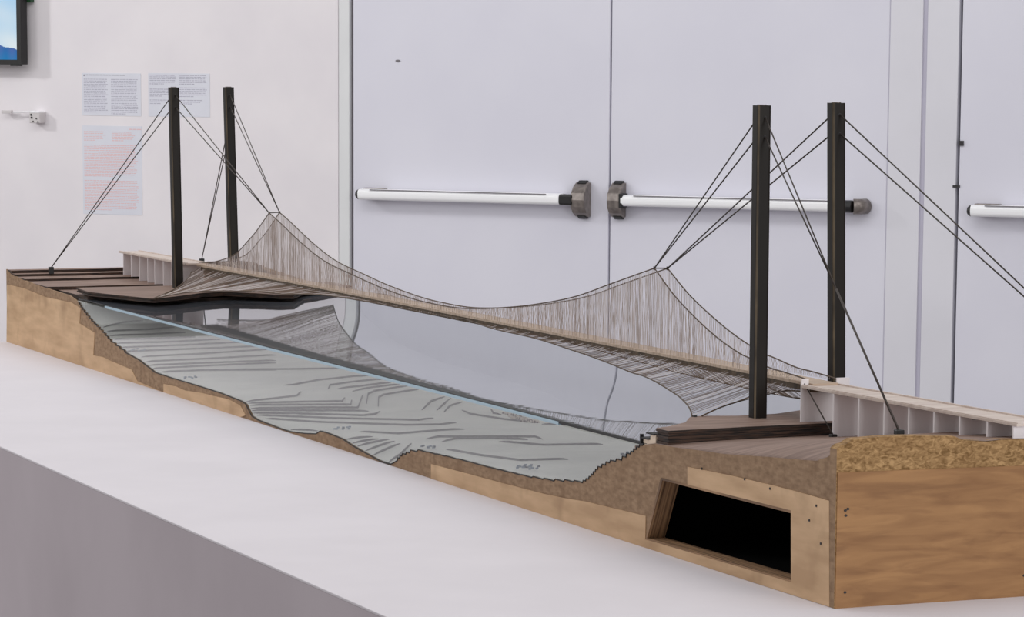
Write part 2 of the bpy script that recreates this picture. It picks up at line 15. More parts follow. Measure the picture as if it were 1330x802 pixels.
"CONT":[[[-3.7286,0.0163,1.0041],[-3.7356,0.0312,1.0059],[-3.7431,0.0463,1.0077],[-3.7495,0.061,1.0096],[-3.7577,0.0764,1.0113],[-3.7584,0.0885,1.012],[-3.7609,0.1011,1.0125],[-3.7623,0.1135,1.0131],[-3.764,0.1259,1.0138]],[[-3.6944,0.016,0.9964],[-3.6939,0.0276,0.9965],[-3.6937,0.0393,0.9967],[-3.6923,0.0508,0.9969],[-3.6928,0.0627,0.9969],[-3.6922,0.0744,0.9971],[-3.6918,0.0861,0.9972],[-3.6904,0.0975,0.9975],[-3.6907,0.1095,0.9976],[-3.6899,0.1211,0.9977],[-3.6917,0.1337,0.9984],[-3.6937,0.1465,0.9991],[-3.6961,0.1593,0.9998],[-3.6974,0.1718,1.0005],[-3.6989,0.1844,1.0012]],[[-3.6608,0.0119,0.9888],[-3.6592,0.024,0.9889],[-3.658,0.0361,0.989],[-3.6571,0.0484,0.989],[-3.6566,0.0608,0.989],[-3.6551,0.0729,0.9891],[-3.6539,0.0852,0.9892],[-3.6531,0.0975,0.9893],[-3.6526,0.11,0.9893],[-3.6536,0.1225,0.9896],[-3.6535,0.1348,0.99],[-3.6537,0.1472,0.9903],[-3.6542,0.1596,0.9907],[-3.655,0.1722,0.991],[-3.6547,0.1845,0.9914],[-3.6547,0.1968,0.9918]],[[-3.6319,0.0066,0.9821],[-3.6302,0.0182,0.982],[-3.6289,0.0299,0.9819],[-3.6265,0.0413,0.9819],[-3.6259,0.0533,0.9817],[-3.6242,0.0649,0.9817],[-3.6228,0.0767,0.9816],[-3.6204,0.0881,0.9815],[-3.6197,0.1001,0.9814],[-3.6188,0.1122,0.9817],[-3.6183,0.1244,0.9819],[-3.618,0.1367,0.9822],[-3.6181,0.1492,0.9824],[-3.6186,0.1617,0.9826],[-3.6179,0.1739,0.9828],[-3.6175,0.1862,0.9831],[-3.6174,0.1987,0.9833],[-3.6176,0.2112,0.9835]],[[-3.5967,0.005,0.9751],[-3.596,0.0166,0.9751],[-3.5957,0.0283,0.9752],[-3.5942,0.0398,0.9753],[-3.5931,0.0513,0.9753],[-3.5924,0.063,0.9754],[-3.5919,0.0748,0.9754],[-3.5918,0.0867,0.9754],[-3.5906,0.0982,0.9754],[-3.5897,0.1099,0.9755],[-3.589,0.1216,0.9755],[-3.5887,0.1335,0.9755],[-3.5883,0.145,0.9758],[-3.5881,0.1567,0.9761],[-3.5896,0.1688,0.9763],[-3.59,0.1807,0.9765],[-3.5892,0.1921,0.9769],[-3.5901,0.2041,0.9771],[-3.5898,0.2158,0.9774],[-3.5898,0.2276,0.9777],[-3.59,0.2394,0.9779],[-3.5905,0.2514,0.9782],[-3.5899,0.263,0.9785]],[[-3.5517,0.0004,0.9687],[-3.5488,0.0112,0.969],[-3.5491,0.023,0.9691],[-3.5483,0.0344,0.9693],[-3.5493,0.0464,0.9693],[-3.5491,0.0581,0.9695],[-3.5493,0.0699,0.9696],[-3.5483,0.0813,0.9697],[-3.5491,0.0933,0.9698],[-3.5488,0.105,0.9699],[-3.5488,0.1168,0.97],[-3.5491,0.1286,0.9701],[-3.5482,0.1402,0.9703],[-3.5491,0.1523,0.9704],[-3.5488,0.164,0.9705],[-3.5498,0.1758,0.9706],[-3.5496,0.1873,0.9709],[-3.5511,0.1993,0.971],[-3.5515,0.2109,0.9712],[-3.5521,0.2227,0.9714],[-3.5515,0.2341,0.9717],[-3.5526,0.246,0.9719],[-3.5525,0.2576,0.9722],[-3.554,0.2697,0.9723],[-3.5544,0.2815,0.9725],[-3.555,0.2933,0.9727],[-3.5544,0.3048,0.973],[-3.5554,0.3168,0.9732]],[[-3.511,0.0004,0.9631],[-3.5065,0.0105,0.9636],[-3.5067,0.0218,0.9636],[-3.5057,0.0329,0.9638],[-3.5065,0.0445,0.9638],[-3.5061,0.0558,0.9639],[-3.506,0.0672,0.964],[-3.5063,0.0786,0.9641],[-3.5068,0.0902,0.9641],[-3.5062,0.1015,0.9643],[-3.5058,0.1128,0.9644],[-3.5058,0.1242,0.9645],[-3.506,0.1358,0.9645],[-3.5065,0.1474,0.9646],[-3.5058,0.1587,0.9647],[-3.5054,0.1701,0.9648],[-3.5052,0.1816,0.9649],[-3.5054,0.1931,0.965],[-3.5056,0.2053,0.9651],[-3.506,0.2175,0.9652],[-3.5054,0.2294,0.9654],[-3.5049,0.2415,0.9656],[-3.5062,0.254,0.9656],[-3.5049,0.2657,0.9659],[-3.5053,0.278,0.966],[-3.5059,0.2904,0.9661],[-3.5053,0.3025,0.9663],[-3.505,0.3146,0.9664],[-3.505,0.3268,0.9666],[-3.5051,0.3391,0.9667]],[[-3.4307,0.022,0.957],[-3.4317,0.0336,0.9571],[-3.4331,0.0453,0.9572],[-3.4333,0.0567,0.9574],[-3.4353,0.0686,0.9574],[-3.4361,0.0802,0.9575],[-3.4372,0.0919,0.9576],[-3.4385,0.1036,0.9577],[-3.4388,0.1151,0.9579],[-3.4407,0.1271,0.9579],[-3.4414,0.1387,0.958],[-3.4425,0.1505,0.9581],[-3.4423,0.1618,0.9584],[-3.4438,0.1738,0.9584],[-3.4459,0.1863,0.9586],[-3.4482,0.1989,0.9588],[-3.4508,0.2116,0.959],[-3.4523,0.224,0.9593],[-3.454,0.2364,0.9596],[-3.4559,0.249,0.9598],[-3.4581,0.2617,0.96],[-3.4605,0.2744,0.9602],[-3.4618,0.2868,0.9605],[-3.4633,0.2993,0.9608],[-3.4636,0.3115,0.9612],[-3.4655,0.3242,0.9615],[-3.4663,0.3365,0.9618],[-3.4673,0.3489,0.9622],[-3.4685,0.3614,0.9625]],[[-3.3686,0.0136,0.9513],[-3.3704,0.0252,0.9513],[-3.371,0.0365,0.9514],[-3.3705,0.0474,0.9517],[-3.3717,0.0589,0.9517],[-3.3718,0.07,0.9519],[-3.3736,0.0817,0.9519],[-3.3742,0.093,0.952],[-3.3736,0.104,0.9522],[-3.3748,0.1155,0.9523],[-3.3747,0.1267,0.9525],[-3.3749,0.138,0.9526],[-3.3754,0.1493,0.9527],[-3.3762,0.1608,0.9529],[-3.3771,0.1723,0.9529],[-3.3769,0.1835,0.9531],[-3.3769,0.1948,0.9533],[-3.3782,0.2066,0.9535],[-3.3797,0.2185,0.9537],[-3.3801,0.2301,0.9539],[-3.3806,0.2417,0.9542],[-3.3814,0.2534,0.9544],[-3.3825,0.2653,0.9546],[-3.3837,0.2772,0.9548],[-3.3838,0.2887,0.9551],[-3.3854,0.3008,0.9553],[-3.3859,0.3125,0.9555],[-3.3866,0.3243,0.9558],[-3.3875,0.3361,0.956]],[[-3.328,0.0098,0.9466],[-3.328,0.021,0.9466],[-3.3283,0.0323,0.9467],[-3.3274,0.0433,0.9469],[-3.3283,0.0547,0.9469],[-3.328,0.0659,0.947],[-3.328,0.0772,0.9471],[-3.3282,0.0885,0.9471],[-3.3273,0.0995,0.9473],[-3.3281,0.1111,0.9473],[-3.3278,0.1223,0.9475],[-3.3277,0.1336,0.9476],[-3.3264,0.1445,0.9478],[-3.3268,0.156,0.9478],[-3.326,0.1671,0.948],[-3.3255,0.1783,0.9481],[-3.3254,0.1896,0.9482],[-3.3241,0.2005,0.9484],[-3.323,0.2115,0.9485],[-3.3236,0.2231,0.9486],[-3.3216,0.2338,0.9488],[-3.3212,0.2451,0.9489],[-3.321,0.2564,0.949],[-3.3197,0.2674,0.9492],[-3.3185,0.2785,0.9494],[-3.3176,0.2896,0.9495],[-3.3169,0.3008,0.9496],[-3.315,0.3116,0.9499]],[[-3.2945,0.0051,0.9421],[-3.2946,0.0168,0.9422],[-3.2951,0.0285,0.9424],[-3.2945,0.0399,0.9426],[-3.2956,0.0518,0.9427],[-3.2956,0.0635,0.9429],[-3.2959,0.0752,0.9431],[-3.295,0.0866,0.9433],[-3.2959,0.0985,0.9434],[-3.2956,0.1101,0.9436],[-3.2956,0.1218,0.9438],[-3.2959,0.1336,0.944],[-3.2951,0.1451,0.9443],[-3.2959,0.1571,0.9444],[-3.2956,0.1687,0.9446],[-3.294,0.1795,0.9449],[-3.2941,0.1908,0.945],[-3.2945,0.2023,0.9452],[-3.2937,0.2133,0.9454],[-3.2931,0.2245,0.9456],[-3.2927,0.2357,0.9458],[-3.2911,0.2465,0.9461],[-3.2912,0.2579,0.9463],[-3.2901,0.269,0.9466],[-3.2892,0.28,0.9468],[-3.2885,0.2912,0.947],[-3.288,0.3025,0.9472]],[[-3.2566,0.0142,0.9372],[-3.2558,0.0251,0.9374],[-3.2567,0.0365,0.9374],[-3.255,0.0472,0.9377],[-3.2551,0.0584,0.9377],[-3.2554,0.0697,0.9378],[-3.2546,0.0806,0.938],[-3.2541,0.0916,0.9381],[-3.2538,0.1027,0.9383],[-3.2523,0.1135,0.9385],[-3.2498,0.1244,0.9384],[-3.2475,0.1354,0.9384],[-3.2454,0.1464,0.9383],[-3.2422,0.1571,0.9383],[-3.2393,0.1679,0.9382],[-3.2367,0.1788,0.9382],[-3.2343,0.1898,0.9381],[-3.2307,0.2004,0.9382],[-3.226,0.2106,0.9383],[-3.2215,0.2209,0.9384],[-3.2158,0.2308,0.9387],[-3.2104,0.2408,0.9389],[-3.2038,0.2504,0.9393],[-3.1975,0.2601,0.9396],[-3.1913,0.2698,0.9399]],[[-3.2425,0.1782,0.939],[-3.2411,0.1891,0.9388],[-3.237,0.1992,0.939],[-3.2346,0.2099,0.9389],[-3.231,0.2201,0.939],[-3.2276,0.2305,0.939],[-3.2245,0.2409,0.939],[-3.2202,0.2509,0.9392],[-3.2146,0.2605,0.9394],[-3.2093,0.2702,0.9397],[-3.2028,0.2795,0.94],[-3.1966,0.2888,0.9404],[-3.1891,0.2978,0.9408],[-3.1839,0.3078,0.9411],[-3.1775,0.3173,0.9416],[-3.1714,0.327,0.942],[-3.1655,0.3367,0.9424],[-3.1597,0.3465,0.9428],[-3.1528,0.3559,0.9433],[-3.1475,0.3658,0.9436],[-3.141,0.3753,0.9441],[-3.1347,0.3848,0.9446],[-3.1286,0.3944,0.945],[-3.1227,0.4041,0.9454]],[[-2.8605,0.1755,0.9393],[-2.8532,0.1839,0.9397],[-2.8475,0.1929,0.9399],[-2.8599,0.2084,0.9403],[-2.8711,0.2235,0.9409],[-2.8825,0.2387,0.9414],[-2.8955,0.2545,0.9418],[-2.9072,0.2699,0.9423],[-2.9116,0.283,0.9426],[-2.9146,0.2957,0.9431],[-2.9194,0.3089,0.9434],[-2.9228,0.3218,0.9438],[-2.9265,0.3348,0.9442],[-2.9304,0.3478,0.9446],[-2.9359,0.3615,0.9449],[-2.9349,0.3744,0.9452],[-2.9341,0.3875,0.9456],[-2.9336,0.4006,0.9459],[-2.9333,0.4139,0.9462]],[[-2.6411,0.0182,0.9298],[-2.6431,0.029,0.9303],[-2.6438,0.0395,0.9308],[-2.6447,0.05,0.9313],[-2.6459,0.0607,0.9318],[-2.6473,0.0714,0.9323],[-2.6488,0.0822,0.9328],[-2.6513,0.0955,0.9336],[-2.654,0.109,0.9343],[-2.6571,0.1227,0.935],[-2.6604,0.1364,0.9357],[-2.6897,0.1508,0.9373],[-2.7232,0.1667,0.9384]],[[-2.7353,0.2331,0.9407],[-2.7654,0.2458,0.9413],[-2.7956,0.2585,0.9418],[-2.8036,0.2744,0.9424],[-2.8117,0.2903,0.9429],[-2.8216,0.3069,0.9433],[-2.8302,0.3231,0.9438],[-2.8345,0.3368,0.9441],[-2.8376,0.3501,0.9445],[-2.8423,0.3639,0.9448],[-2.8472,0.3779,0.9451],[-2.8509,0.3915,0.9454],[-2.8562,0.4057,0.9457]],[[-2.7275,0.2521,0.9412],[-2.7314,0.2642,0.9415],[-2.7341,0.2759,0.9419],[-2.737,0.2877,0.9423],[-2.7415,0.3,0.9425],[-2.7447,0.312,0.9429],[-2.751,0.3256,0.9433],[-2.7574,0.3393,0.9436],[-2.7627,0.3526,0.9441],[-2.7695,0.3665,0.9444],[-2.7764,0.3806,0.9447],[-2.7836,0.3947,0.945]],[[-2.6739,0.2664,0.9405],[-2.6835,0.283,0.9413],[-2.6947,0.3003,0.9419],[-2.7062,0.3178,0.9425],[-2.7128,0.3315,0.9428],[-2.7182,0.3448,0.9433],[-2.7252,0.3587,0.9436],[-2.7309,0.3722,0.944],[-2.7382,0.3863,0.9442],[-2.7456,0.4005,0.9445]],[[-2.5454,0.2507,0.9267],[-2.5786,0.2648,0.9331],[-2.6216,0.2826,0.9386],[-2.6362,0.2959,0.9399],[-2.6536,0.3102,0.941],[-2.6602,0.3234,0.9415],[-2.6669,0.3366,0.942],[-2.6751,0.3505,0.9424],[-2.6835,0.3645,0.9428],[-2.6907,0.378,0.9433],[-2.6994,0.3922,0.9436],[-2.7096,0.4069,0.9438]],[[-2.5296,0.2712,0.9221],[-2.5484,0.2786,0.9291],[-2.5812,0.2912,0.9348],[-2.5909,0.3007,0.9363],[-2.6021,0.3107,0.9376],[-2.6062,0.3235,0.9385],[-2.6119,0.3369,0.9392],[-2.6178,0.3504,0.9399],[-2.6238,0.364,0.9406],[-2.63,0.3777,0.9413],[-2.6377,0.392,0.9418],[-2.647,0.4069,0.9421]],[[-2.6253,0.0168,0.9278],[-2.6224,0.0263,0.9279],[-2.6197,0.0358,0.9281],[-2.6172,0.0454,0.9282],[-2.615,0.0551,0.9282],[-2.613,0.0648,0.9283],[-2.6097,0.0742,0.9285],[-2.6081,0.0841,0.9285],[-2.6053,0.0936,0.9287],[-2.6027,0.1032,0.9288],[-2.6003,0.1129,0.9289],[-2.5981,0.1226,0.929],[-2.5953,0.1319,0.9291],[-2.5928,0.1413,0.9292],[-2.5904,0.1507,0.9292],[-2.5867,0.1598,0.9294],[-2.5847,0.1693,0.9295],[-2.5815,0.1785,0.9296],[-2.5798,0.1882,0.9296],[-2.5769,0.1975,0.9297],[-2.5742,0.2068,0.9298],[-2.5878,0.2147,0.9325],[-2.6043,0.2235,0.9348]],[[-2.6082,0.015,0.9251],[-2.6047,0.0244,0.9252],[-2.6028,0.0344,0.9251],[-2.5998,0.044,0.9251],[-2.597,0.0537,0.9251],[-2.593,0.063,0.9252],[-2.5906,0.0729,0.9251],[-2.5871,0.0824,0.9252],[-2.5852,0.0924,0.9251],[-2.5821,0.102,0.9251],[-2.5792,0.1117,0.9251],[-2.5751,0.1209,0.9253],[-2.5726,0.1308,0.9252],[-2.5689,0.1402,0.9253],[-2.5668,0.1502,0.9252],[-2.5628,0.1592,0.9253],[-2.5605,0.1688,0.9253],[-2.5583,0.1785,0.9252],[-2.5549,0.1878,0.9253],[-2.5531,0.1976,0.9252],[-2.55,0.207,0.9252],[-2.5471,0.2164,0.9252],[-2.563,0.2232,0.9287],[-2.5803,0.2304,0.9321]],[[-2.5869,0.0098,0.9208],[-2.5838,0.0193,0.9209],[-2.581,0.0288,0.9209],[-2.5784,0.0384,0.9209],[-2.576,0.0481,0.9209],[-2.5739,0.0578,0.9208],[-2.5705,0.0672,0.9209],[-2.5688,0.0771,0.9208],[-2.5659,0.0866,0.9208],[-2.5632,0.0962,0.9208],[-2.5607,0.1058,0.9208],[-2.5584,0.1156,0.9208],[-2.5563,0.1254,0.9207],[-2.5544,0.1352,0.9207],[-2.5513,0.1447,0.9207],[-2.5499,0.1553,0.9204],[-2.5473,0.1654,0.9203],[-2.5449,0.1756,0.9201],[-2.5428,0.1859,0.9199],[-2.5394,0.1958,0.9199],[-2.5376,0.2062,0.9196],[-2.5346,0.2162,0.9195],[-2.5318,0.2263,0.9194],[-2.5429,0.2333,0.9247],[-2.5595,0.2423,0.9293],[-2.5833,0.2533,0.9336],[-2.6127,0.2664,0.9374]],[[-2.5741,0.0075,0.9178],[-2.5715,0.0169,0.9177],[-2.5691,0.0264,0.9175],[-2.567,0.036,0.9174],[-2.565,0.0457,0.9172],[-2.5619,0.055,0.9171],[-2.5604,0.0648,0.9169],[-2.5576,0.0742,0.9167],[-2.5551,0.0837,0.9166],[-2.5528,0.0933,0.9164],[-2.5507,0.1029,0.9163],[-2.5488,0.1126,0.9161],[-2.5457,0.1219,0.916],[-2.5441,0.1318,0.9157],[-2.5414,0.1412,0.9156],[-2.5381,0.1513,0.9155],[-2.5365,0.1619,0.9153],[-2.5323,0.1716,0.9153],[-2.5283,0.1814,0.9154],[-2.523,0.1908,0.9155],[-2.518,0.2002,0.9156],[-2.5132,0.2097,0.9157],[-2.5072,0.2187,0.916],[-2.5028,0.2284,0.916],[-2.4972,0.2376,0.9162]],[[-2.5641,0.008,0.9134],[-2.5615,0.0179,0.9131],[-2.5592,0.0279,0.9128],[-2.5571,0.038,0.9124],[-2.5538,0.0477,0.9122],[-2.5507,0.0575,0.912],[-2.5479,0.0674,0.9117],[-2.5453,0.0773,0.9114],[-2.5429,0.0873,0.9111],[-2.538,0.0965,0.9111],[-2.5318,0.1052,0.9112],[-2.5273,0.1145,0.9111],[-2.5215,0.1233,0.9112],[-2.5146,0.1318,0.9114],[-2.5088,0.1408,0.9113],[-2.5019,0.1494,0.9114],[-2.4952,0.158,0.9114],[-2.4859,0.1657,0.9117],[-2.4767,0.1735,0.9121],[-2.4664,0.1808,0.9125],[-2.4577,0.1887,0.9128],[-2.4478,0.1961,0.9132],[-2.4381,0.2036,0.9136],[-2.441,0.218,0.9142],[-2.4428,0.232,0.915],[-2.4637,0.245,0.9157],[-2.4846,0.258,0.9164]],[[-2.5556,0.0127,0.9093],[-2.5521,0.0222,0.9089],[-2.5489,0.0318,0.9085],[-2.5445,0.041,0.9082],[-2.5389,0.0497,0.9081],[-2.5321,0.0581,0.908],[-2.5256,0.0666,0.908],[-2.5192,0.0751,0.9079],[-2.5117,0.0832,0.908],[-2.5058,0.0918,0.9078],[-2.4973,0.0996,0.908],[-2.4876,0.1069,0.9083],[-2.4767,0.1137,0.9088],[-2.4661,0.1206,0.9092],[-2.4556,0.1276,0.9096],[-2.4453,0.1346,0.91],[-2.4353,0.1417,0.9103],[-2.4269,0.1488,0.9107],[-2.4187,0.156,0.9111],[-2.4106,0.1631,0.9114],[-2.4028,0.1704,0.9117],[-2.3937,0.1772,0.9122],[-2.3862,0.1845,0.9125],[-2.3788,0.1919,0.9127],[-2.3702,0.1988,0.9131],[-2.3632,0.2063,0.9134],[-2.3549,0.2133,0.9137],[-2.3482,0.2209,0.9139],[-2.3403,0.228,0.9142],[-2.3325,0.2352,0.9146],[-2.3263,0.2429,0.9147],[-2.3188,0.2502,0.915],[-2.3115,0.2575,0.9152],[-2.3057,0.2654,0.9153],[-2.2987,0.2728,0.9155],[-2.3057,0.2862,0.9161],[-2.3142,0.3003,0.9165],[-2.3215,0.3139,0.9171]],[[-2.5262,0.0218,0.9051],[-2.5184,0.0295,0.9049],[-2.5109,0.0373,0.9047],[-2.5007,0.0441,0.9048],[-2.488,0.0501,0.9052],[-2.4754,0.0561,0.9056],[-2.4631,0.0621,0.9059],[-2.451,0.0682,0.9063],[-2.4391,0.0744,0.9066],[-2.4274,0.0806,0.9069],[-2.4145,0.0863,0.9073],[-2.4032,0.0926,0.9075],[-2.393,0.0994,0.908],[-2.383,0.1063,0.9084],[-2.3746,0.1138,0.9087],[-2.3651,0.1208,0.9091],[-2.3557,0.1278,0.9094],[-2.3465,0.1349,0.9098],[-2.336,0.1416,0.9103],[-2.3272,0.1488,0.9106],[-2.3186,0.156,0.9109],[-2.3101,0.1633,0.9111],[-2.3005,0.1701,0.9116],[-2.2924,0.1775,0.9118],[-2.2831,0.1845,0.9121],[-2.2753,0.192,0.9123],[-2.2664,0.199,0.9127],[-2.259,0.2066,0.9128],[-2.2504,0.2138,0.9131],[-2.2391,0.2199,0.9137],[-2.2316,0.2282,0.9143],[-2.2257,0.2372,0.9148],[-2.2186,0.2457,0.9153],[-2.2117,0.2542,0.9159],[-2.2064,0.2633,0.9162],[-2.1998,0.272,0.9168],[-2.1948,0.2813,0.9171],[-2.2039,0.2955,0.917],[-2.2145,0.3103,0.9168],[-2.2239,0.3248,0.9167]],[[-2.3333,0.0106,0.9029],[-2.3214,0.018,0.9034],[-2.3098,0.0254,0.9039],[-2.2984,0.0329,0.9043],[-2.2873,0.0404,0.9047],[-2.2764,0.048,0.905]],[[-2.1094,0.0758,0.9198],[-2.0915,0.0792,0.921],[-2.0779,0.0841,0.9217],[-2.0659,0.0896,0.9222],[-2.0555,0.0957,0.9225],[-2.0467,0.1023,0.9226],[-2.0381,0.109,0.9227],[-2.031,0.1163,0.9227],[-2.0227,0.123,0.9227],[-2.0229,0.1336,0.9231],[-2.0234,0.1442,0.9234],[-2.024,0.1549,0.9237],[-2.0262,0.1663,0.9238],[-2.0271,0.1772,0.9241],[-2.0282,0.1881,0.9244],[-2.0295,0.1992,0.9246],[-2.0309,0.2103,0.9248],[-2.0325,0.2215,0.925],[-2.0342,0.2327,0.9252],[-2.0339,0.2442,0.9254],[-2.0337,0.2557,0.9255],[-2.0351,0.2679,0.9255]],[[-2.4596,0.3425,0.9192],[-2.5018,0.3686,0.9223],[-2.5245,0.3872,0.9277],[-2.5305,0.4001,0.9304],[-2.5408,0.4146,0.9326],[-2.5526,0.4298,0.9346]],[[-2.4379,0.3671,0.9197],[-2.4873,0.3969,0.922],[-2.5174,0.4192,0.9265],[-2.5364,0.4372,0.9323]],[[-2.4035,0.3703,0.9194],[-2.4455,0.393,0.9202],[-2.4805,0.4132,0.9219],[-2.5008,0.435,0.9238],[-2.513,0.4536,0.9266]],[[-2.0103,0.0111,0.9179],[-2.0109,0.0224,0.9184],[-2.0118,0.0337,0.919],[-2.0128,0.0452,0.9195],[-2.0141,0.0567,0.92],[-2.0156,0.0683,0.9205]],[[-1.9699,0.0107,0.9148],[-1.9728,0.022,0.9158],[-1.9772,0.0339,0.9165],[-1.9804,0.0454,0.9174],[-1.9838,0.0569,0.9183],[-1.9888,0.0691,0.9189]],[[-1.9424,0.0112,0.9121],[-1.9473,0.0236,0.9133],[-1.9524,0.0361,0.9145],[-1.9577,0.0487,0.9157],[-1.9632,0.0614,0.9168],[-1.9702,0.0747,0.9178],[-1.9761,0.0876,0.9189]],[[-1.898,0.0108,0.9081],[-1.907,0.0238,0.9097],[-1.9161,0.0368,0.9112],[-1.9268,0.0505,0.9126],[-1.9362,0.0637,0.9142],[-1.9458,0.0771,0.9158],[-1.9556,0.0905,0.9173]],[[-1.8555,0.0109,0.9045],[-1.8682,0.0244,0.9062],[-1.8796,0.0375,0.9081],[-1.8925,0.0513,0.9099],[-1.9056,0.0651,0.9116],[-1.9188,0.079,0.9133],[-1.9321,0.093,0.9151]],[[-1.7586,0.0042,0.9026],[-1.7847,0.0221,0.9035],[-1.8123,0.0406,0.9042],[-1.8358,0.0576,0.9055],[-1.8647,0.0758,0.9087],[-1.8936,0.0941,0.912],[-1.924,0.1131,0.9151]],[[-1.9525,0.1549,0.9194],[-1.957,0.1686,0.9202],[-1.9617,0.1824,0.921],[-1.9597,0.1912,0.9208],[-1.9565,0.1996,0.9209],[-1.9534,0.208,0.9209],[-1.9504,0.2164,0.9209],[-1.9476,0.2249,0.9208],[-1.9449,0.2335,0.9208],[-1.9423,0.2421,0.9207],[-1.9398,0.2508,0.9207],[-1.9375,0.2595,0.9206],[-1.9353,0.2683,0.9205],[-1.9332,0.2771,0.9204],[-1.9299,0.2854,0.9204],[-1.928,0.2944,0.9202],[-1.9263,0.3033,0.9201],[-1.9233,0.3118,0.9201],[-1.9218,0.3209,0.9199],[-1.9191,0.3295,0.9199],[-1.9178,0.3387,0.9196],[-1.9152,0.3473,0.9196],[-1.9128,0.3561,0.9195],[-1.9119,0.3654,0.9192],[-1.8999,0.3681,0.9184],[-1.888,0.3708,0.9175]],[[-1.9193,0.1754,0.9168],[-1.9244,0.1869,0.9176],[-1.9283,0.1981,0.9185],[-1.9337,0.2098,0.9193],[-1.9309,0.2183,0.9193],[-1.9296,0.2274,0.9192],[-1.927,0.236,0.9192],[-1.9246,0.2446,0.9192],[-1.9222,0.2533,0.9192],[-1.9201,0.2621,0.9191],[-1.918,0.2709,0.9191],[-1.9147,0.2798,0.9189],[-1.9115,0.2888,0.9186],[-1.9085,0.2978,0.9184],[-1.9042,0.3063,0.9183],[-1.9001,0.3149,0.9182],[-1.8975,0.3241,0.9179],[-1.8936,0.3328,0.9177],[-1.8898,0.3415,0.9176]],[[-2.417,0.4152,0.9202],[-2.3808,0.4097,0.9197],[-2.3446,0.4042,0.9191],[-2.3293,0.4091,0.9189],[-2.3127,0.4134,0.9187],[-2.2977,0.4183,0.9184],[-2.2815,0.4226,0.9183],[-2.2668,0.4275,0.918],[-2.2508,0.4319,0.9178],[-2.235,0.4363,0.9176],[-2.225,0.4424,0.9175],[-2.2124,0.4473,0.9176],[-2.1985,0.4517,0.9179],[-2.1847,0.456,0.9183],[-2.1711,0.4604,0.9185]],[[-2.0897,0.4561,0.9229],[-2.0807,0.4623,0.9232],[-2.0732,0.4692,0.9233],[-2.0658,0.476,0.9234],[-2.0585,0.4829,0.9235],[-2.0512,0.4898,0.9236],[-2.0455,0.4974,0.9235],[-2.0399,0.505,0.9234],[-2.0409,0.5142,0.9232],[-2.0419,0.5235,0.923]],[[-2.4127,0.4786,0.9208],[-2.3754,0.4659,0.9201],[-2.3396,0.4538,0.9193],[-2.3277,0.458,0.9192],[-2.316,0.4621,0.919]],[[-1.8468,0.1556,0.9107],[-1.8352,0.1611,0.91],[-1.8238,0.1667,0.9093],[-1.8097,0.1712,0.9089],[-1.5484,0.0762,0.94],[-1.5154,0.0725,0.9422],[-1.4923,0.0728,0.9431],[-1.4708,0.0736,0.9438],[-1.4572,0.0773,0.9441],[-1.4437,0.0809,0.9444],[-1.4303,0.0846,0.9446],[-1.4185,0.0889,0.9447],[-1.4054,0.0927,0.9449],[-1.3925,0.0964,0.9452],[-1.3811,0.1008,0.9452],[-1.3684,0.1046,0.9454],[-1.3692,0.1142,0.9451],[-1.3702,0.1239,0.9449],[-1.3699,0.1331,0.9448],[-1.3711,0.1429,0.9445],[-1.3723,0.1528,0.9442],[-1.3724,0.1622,0.9441],[-1.3739,0.1722,0.9437],[-1.3742,0.1817,0.9435],[-1.3759,0.1919,0.9432],[-1.3764,0.2015,0.943]],[[-1.8855,0.2785,0.9166],[-1.8793,0.2864,0.9162],[-1.8732,0.2943,0.9157],[-1.8659,0.3017,0.9154],[-1.8601,0.3097,0.9149],[-1.8531,0.3172,0.9145],[-1.8462,0.3247,0.9142],[-1.8394,0.3323,0.9138],[-1.8328,0.3399,0.9134],[-1.8263,0.3476,0.913],[-1.8244,0.3571,0.913],[-1.8227,0.3666,0.913],[-1.8211,0.3762,0.913],[-1.8196,0.3858,0.913],[-1.8169,0.3949,0.9131],[-1.8157,0.4047,0.9131],[-1.8145,0.4145,0.913],[-1.8121,0.4237,0.9131],[-1.8112,0.4336,0.913],[-1.809,0.443,0.9131],[-1.8069,0.4524,0.9131],[-1.8049,0.4619,0.9132]]],
"GRAV":[[-2.3413,0.4745,0.9195],[-2.2755,0.4896,0.9184],[-2.1244,0.4715,0.9202],[-2.1866,0.4484,0.9182]],
"LAB":[[-3.504,0.0214,0.9635],[-3.1044,0.0247,0.9353],[-2.2299,0.0683,0.9081],[-1.8685,0.1123,0.9106],[-1.2312,0.0421,0.9485],[-1.4135,0.3183,0.9393],[-1.2103,0.0446,0.9487]],
"BN":[[-2.1812,0.32,1.1347],[-1.8007,0.325,1.1274],[-1.5331,0.333,1.12],[-1.4336,0.34,1.1145],[-1.3426,0.349,1.1092],[-1.2583,0.36,1.1036],[-1.1403,0.375,1.0986],[-1.0393,0.388,1.095],[-0.9794,0.397,1.0925],[-0.8927,0.41,1.0912]],
"LO":[[-3.5985,0.1035,1.08],[-3.5133,0.125,1.0943],[-3.4262,0.145,1.106],[-3.277,0.172,1.1179],[-3.1292,0.197,1.1254],[-2.9975,0.216,1.1286],[-2.8779,0.232,1.1354],[-2.7742,0.245,1.1396],[-2.604,0.262,1.1393],[-2.4122,0.276,1.1379],[-2.2481,0.28,1.137]],
"LI":[[-3.5997,0.1035,1.0803],[-3.6376,0.16,1.095],[-3.7099,0.21,1.108],[-3.7954,0.25,1.1143],[-3.9311,0.3,1.1197]]}
CAM_M=[[0.385224, -0.126748, 0.914078, 4.027049], [0.922806, 0.046874, -0.382403, -2.166342], [0.005622, 0.990827, 0.13502, 1.65], [0, 0, 0, 1]]
WARP_F=.0294
WARP_N=.014
WORLD=.40
EXPO=0.0
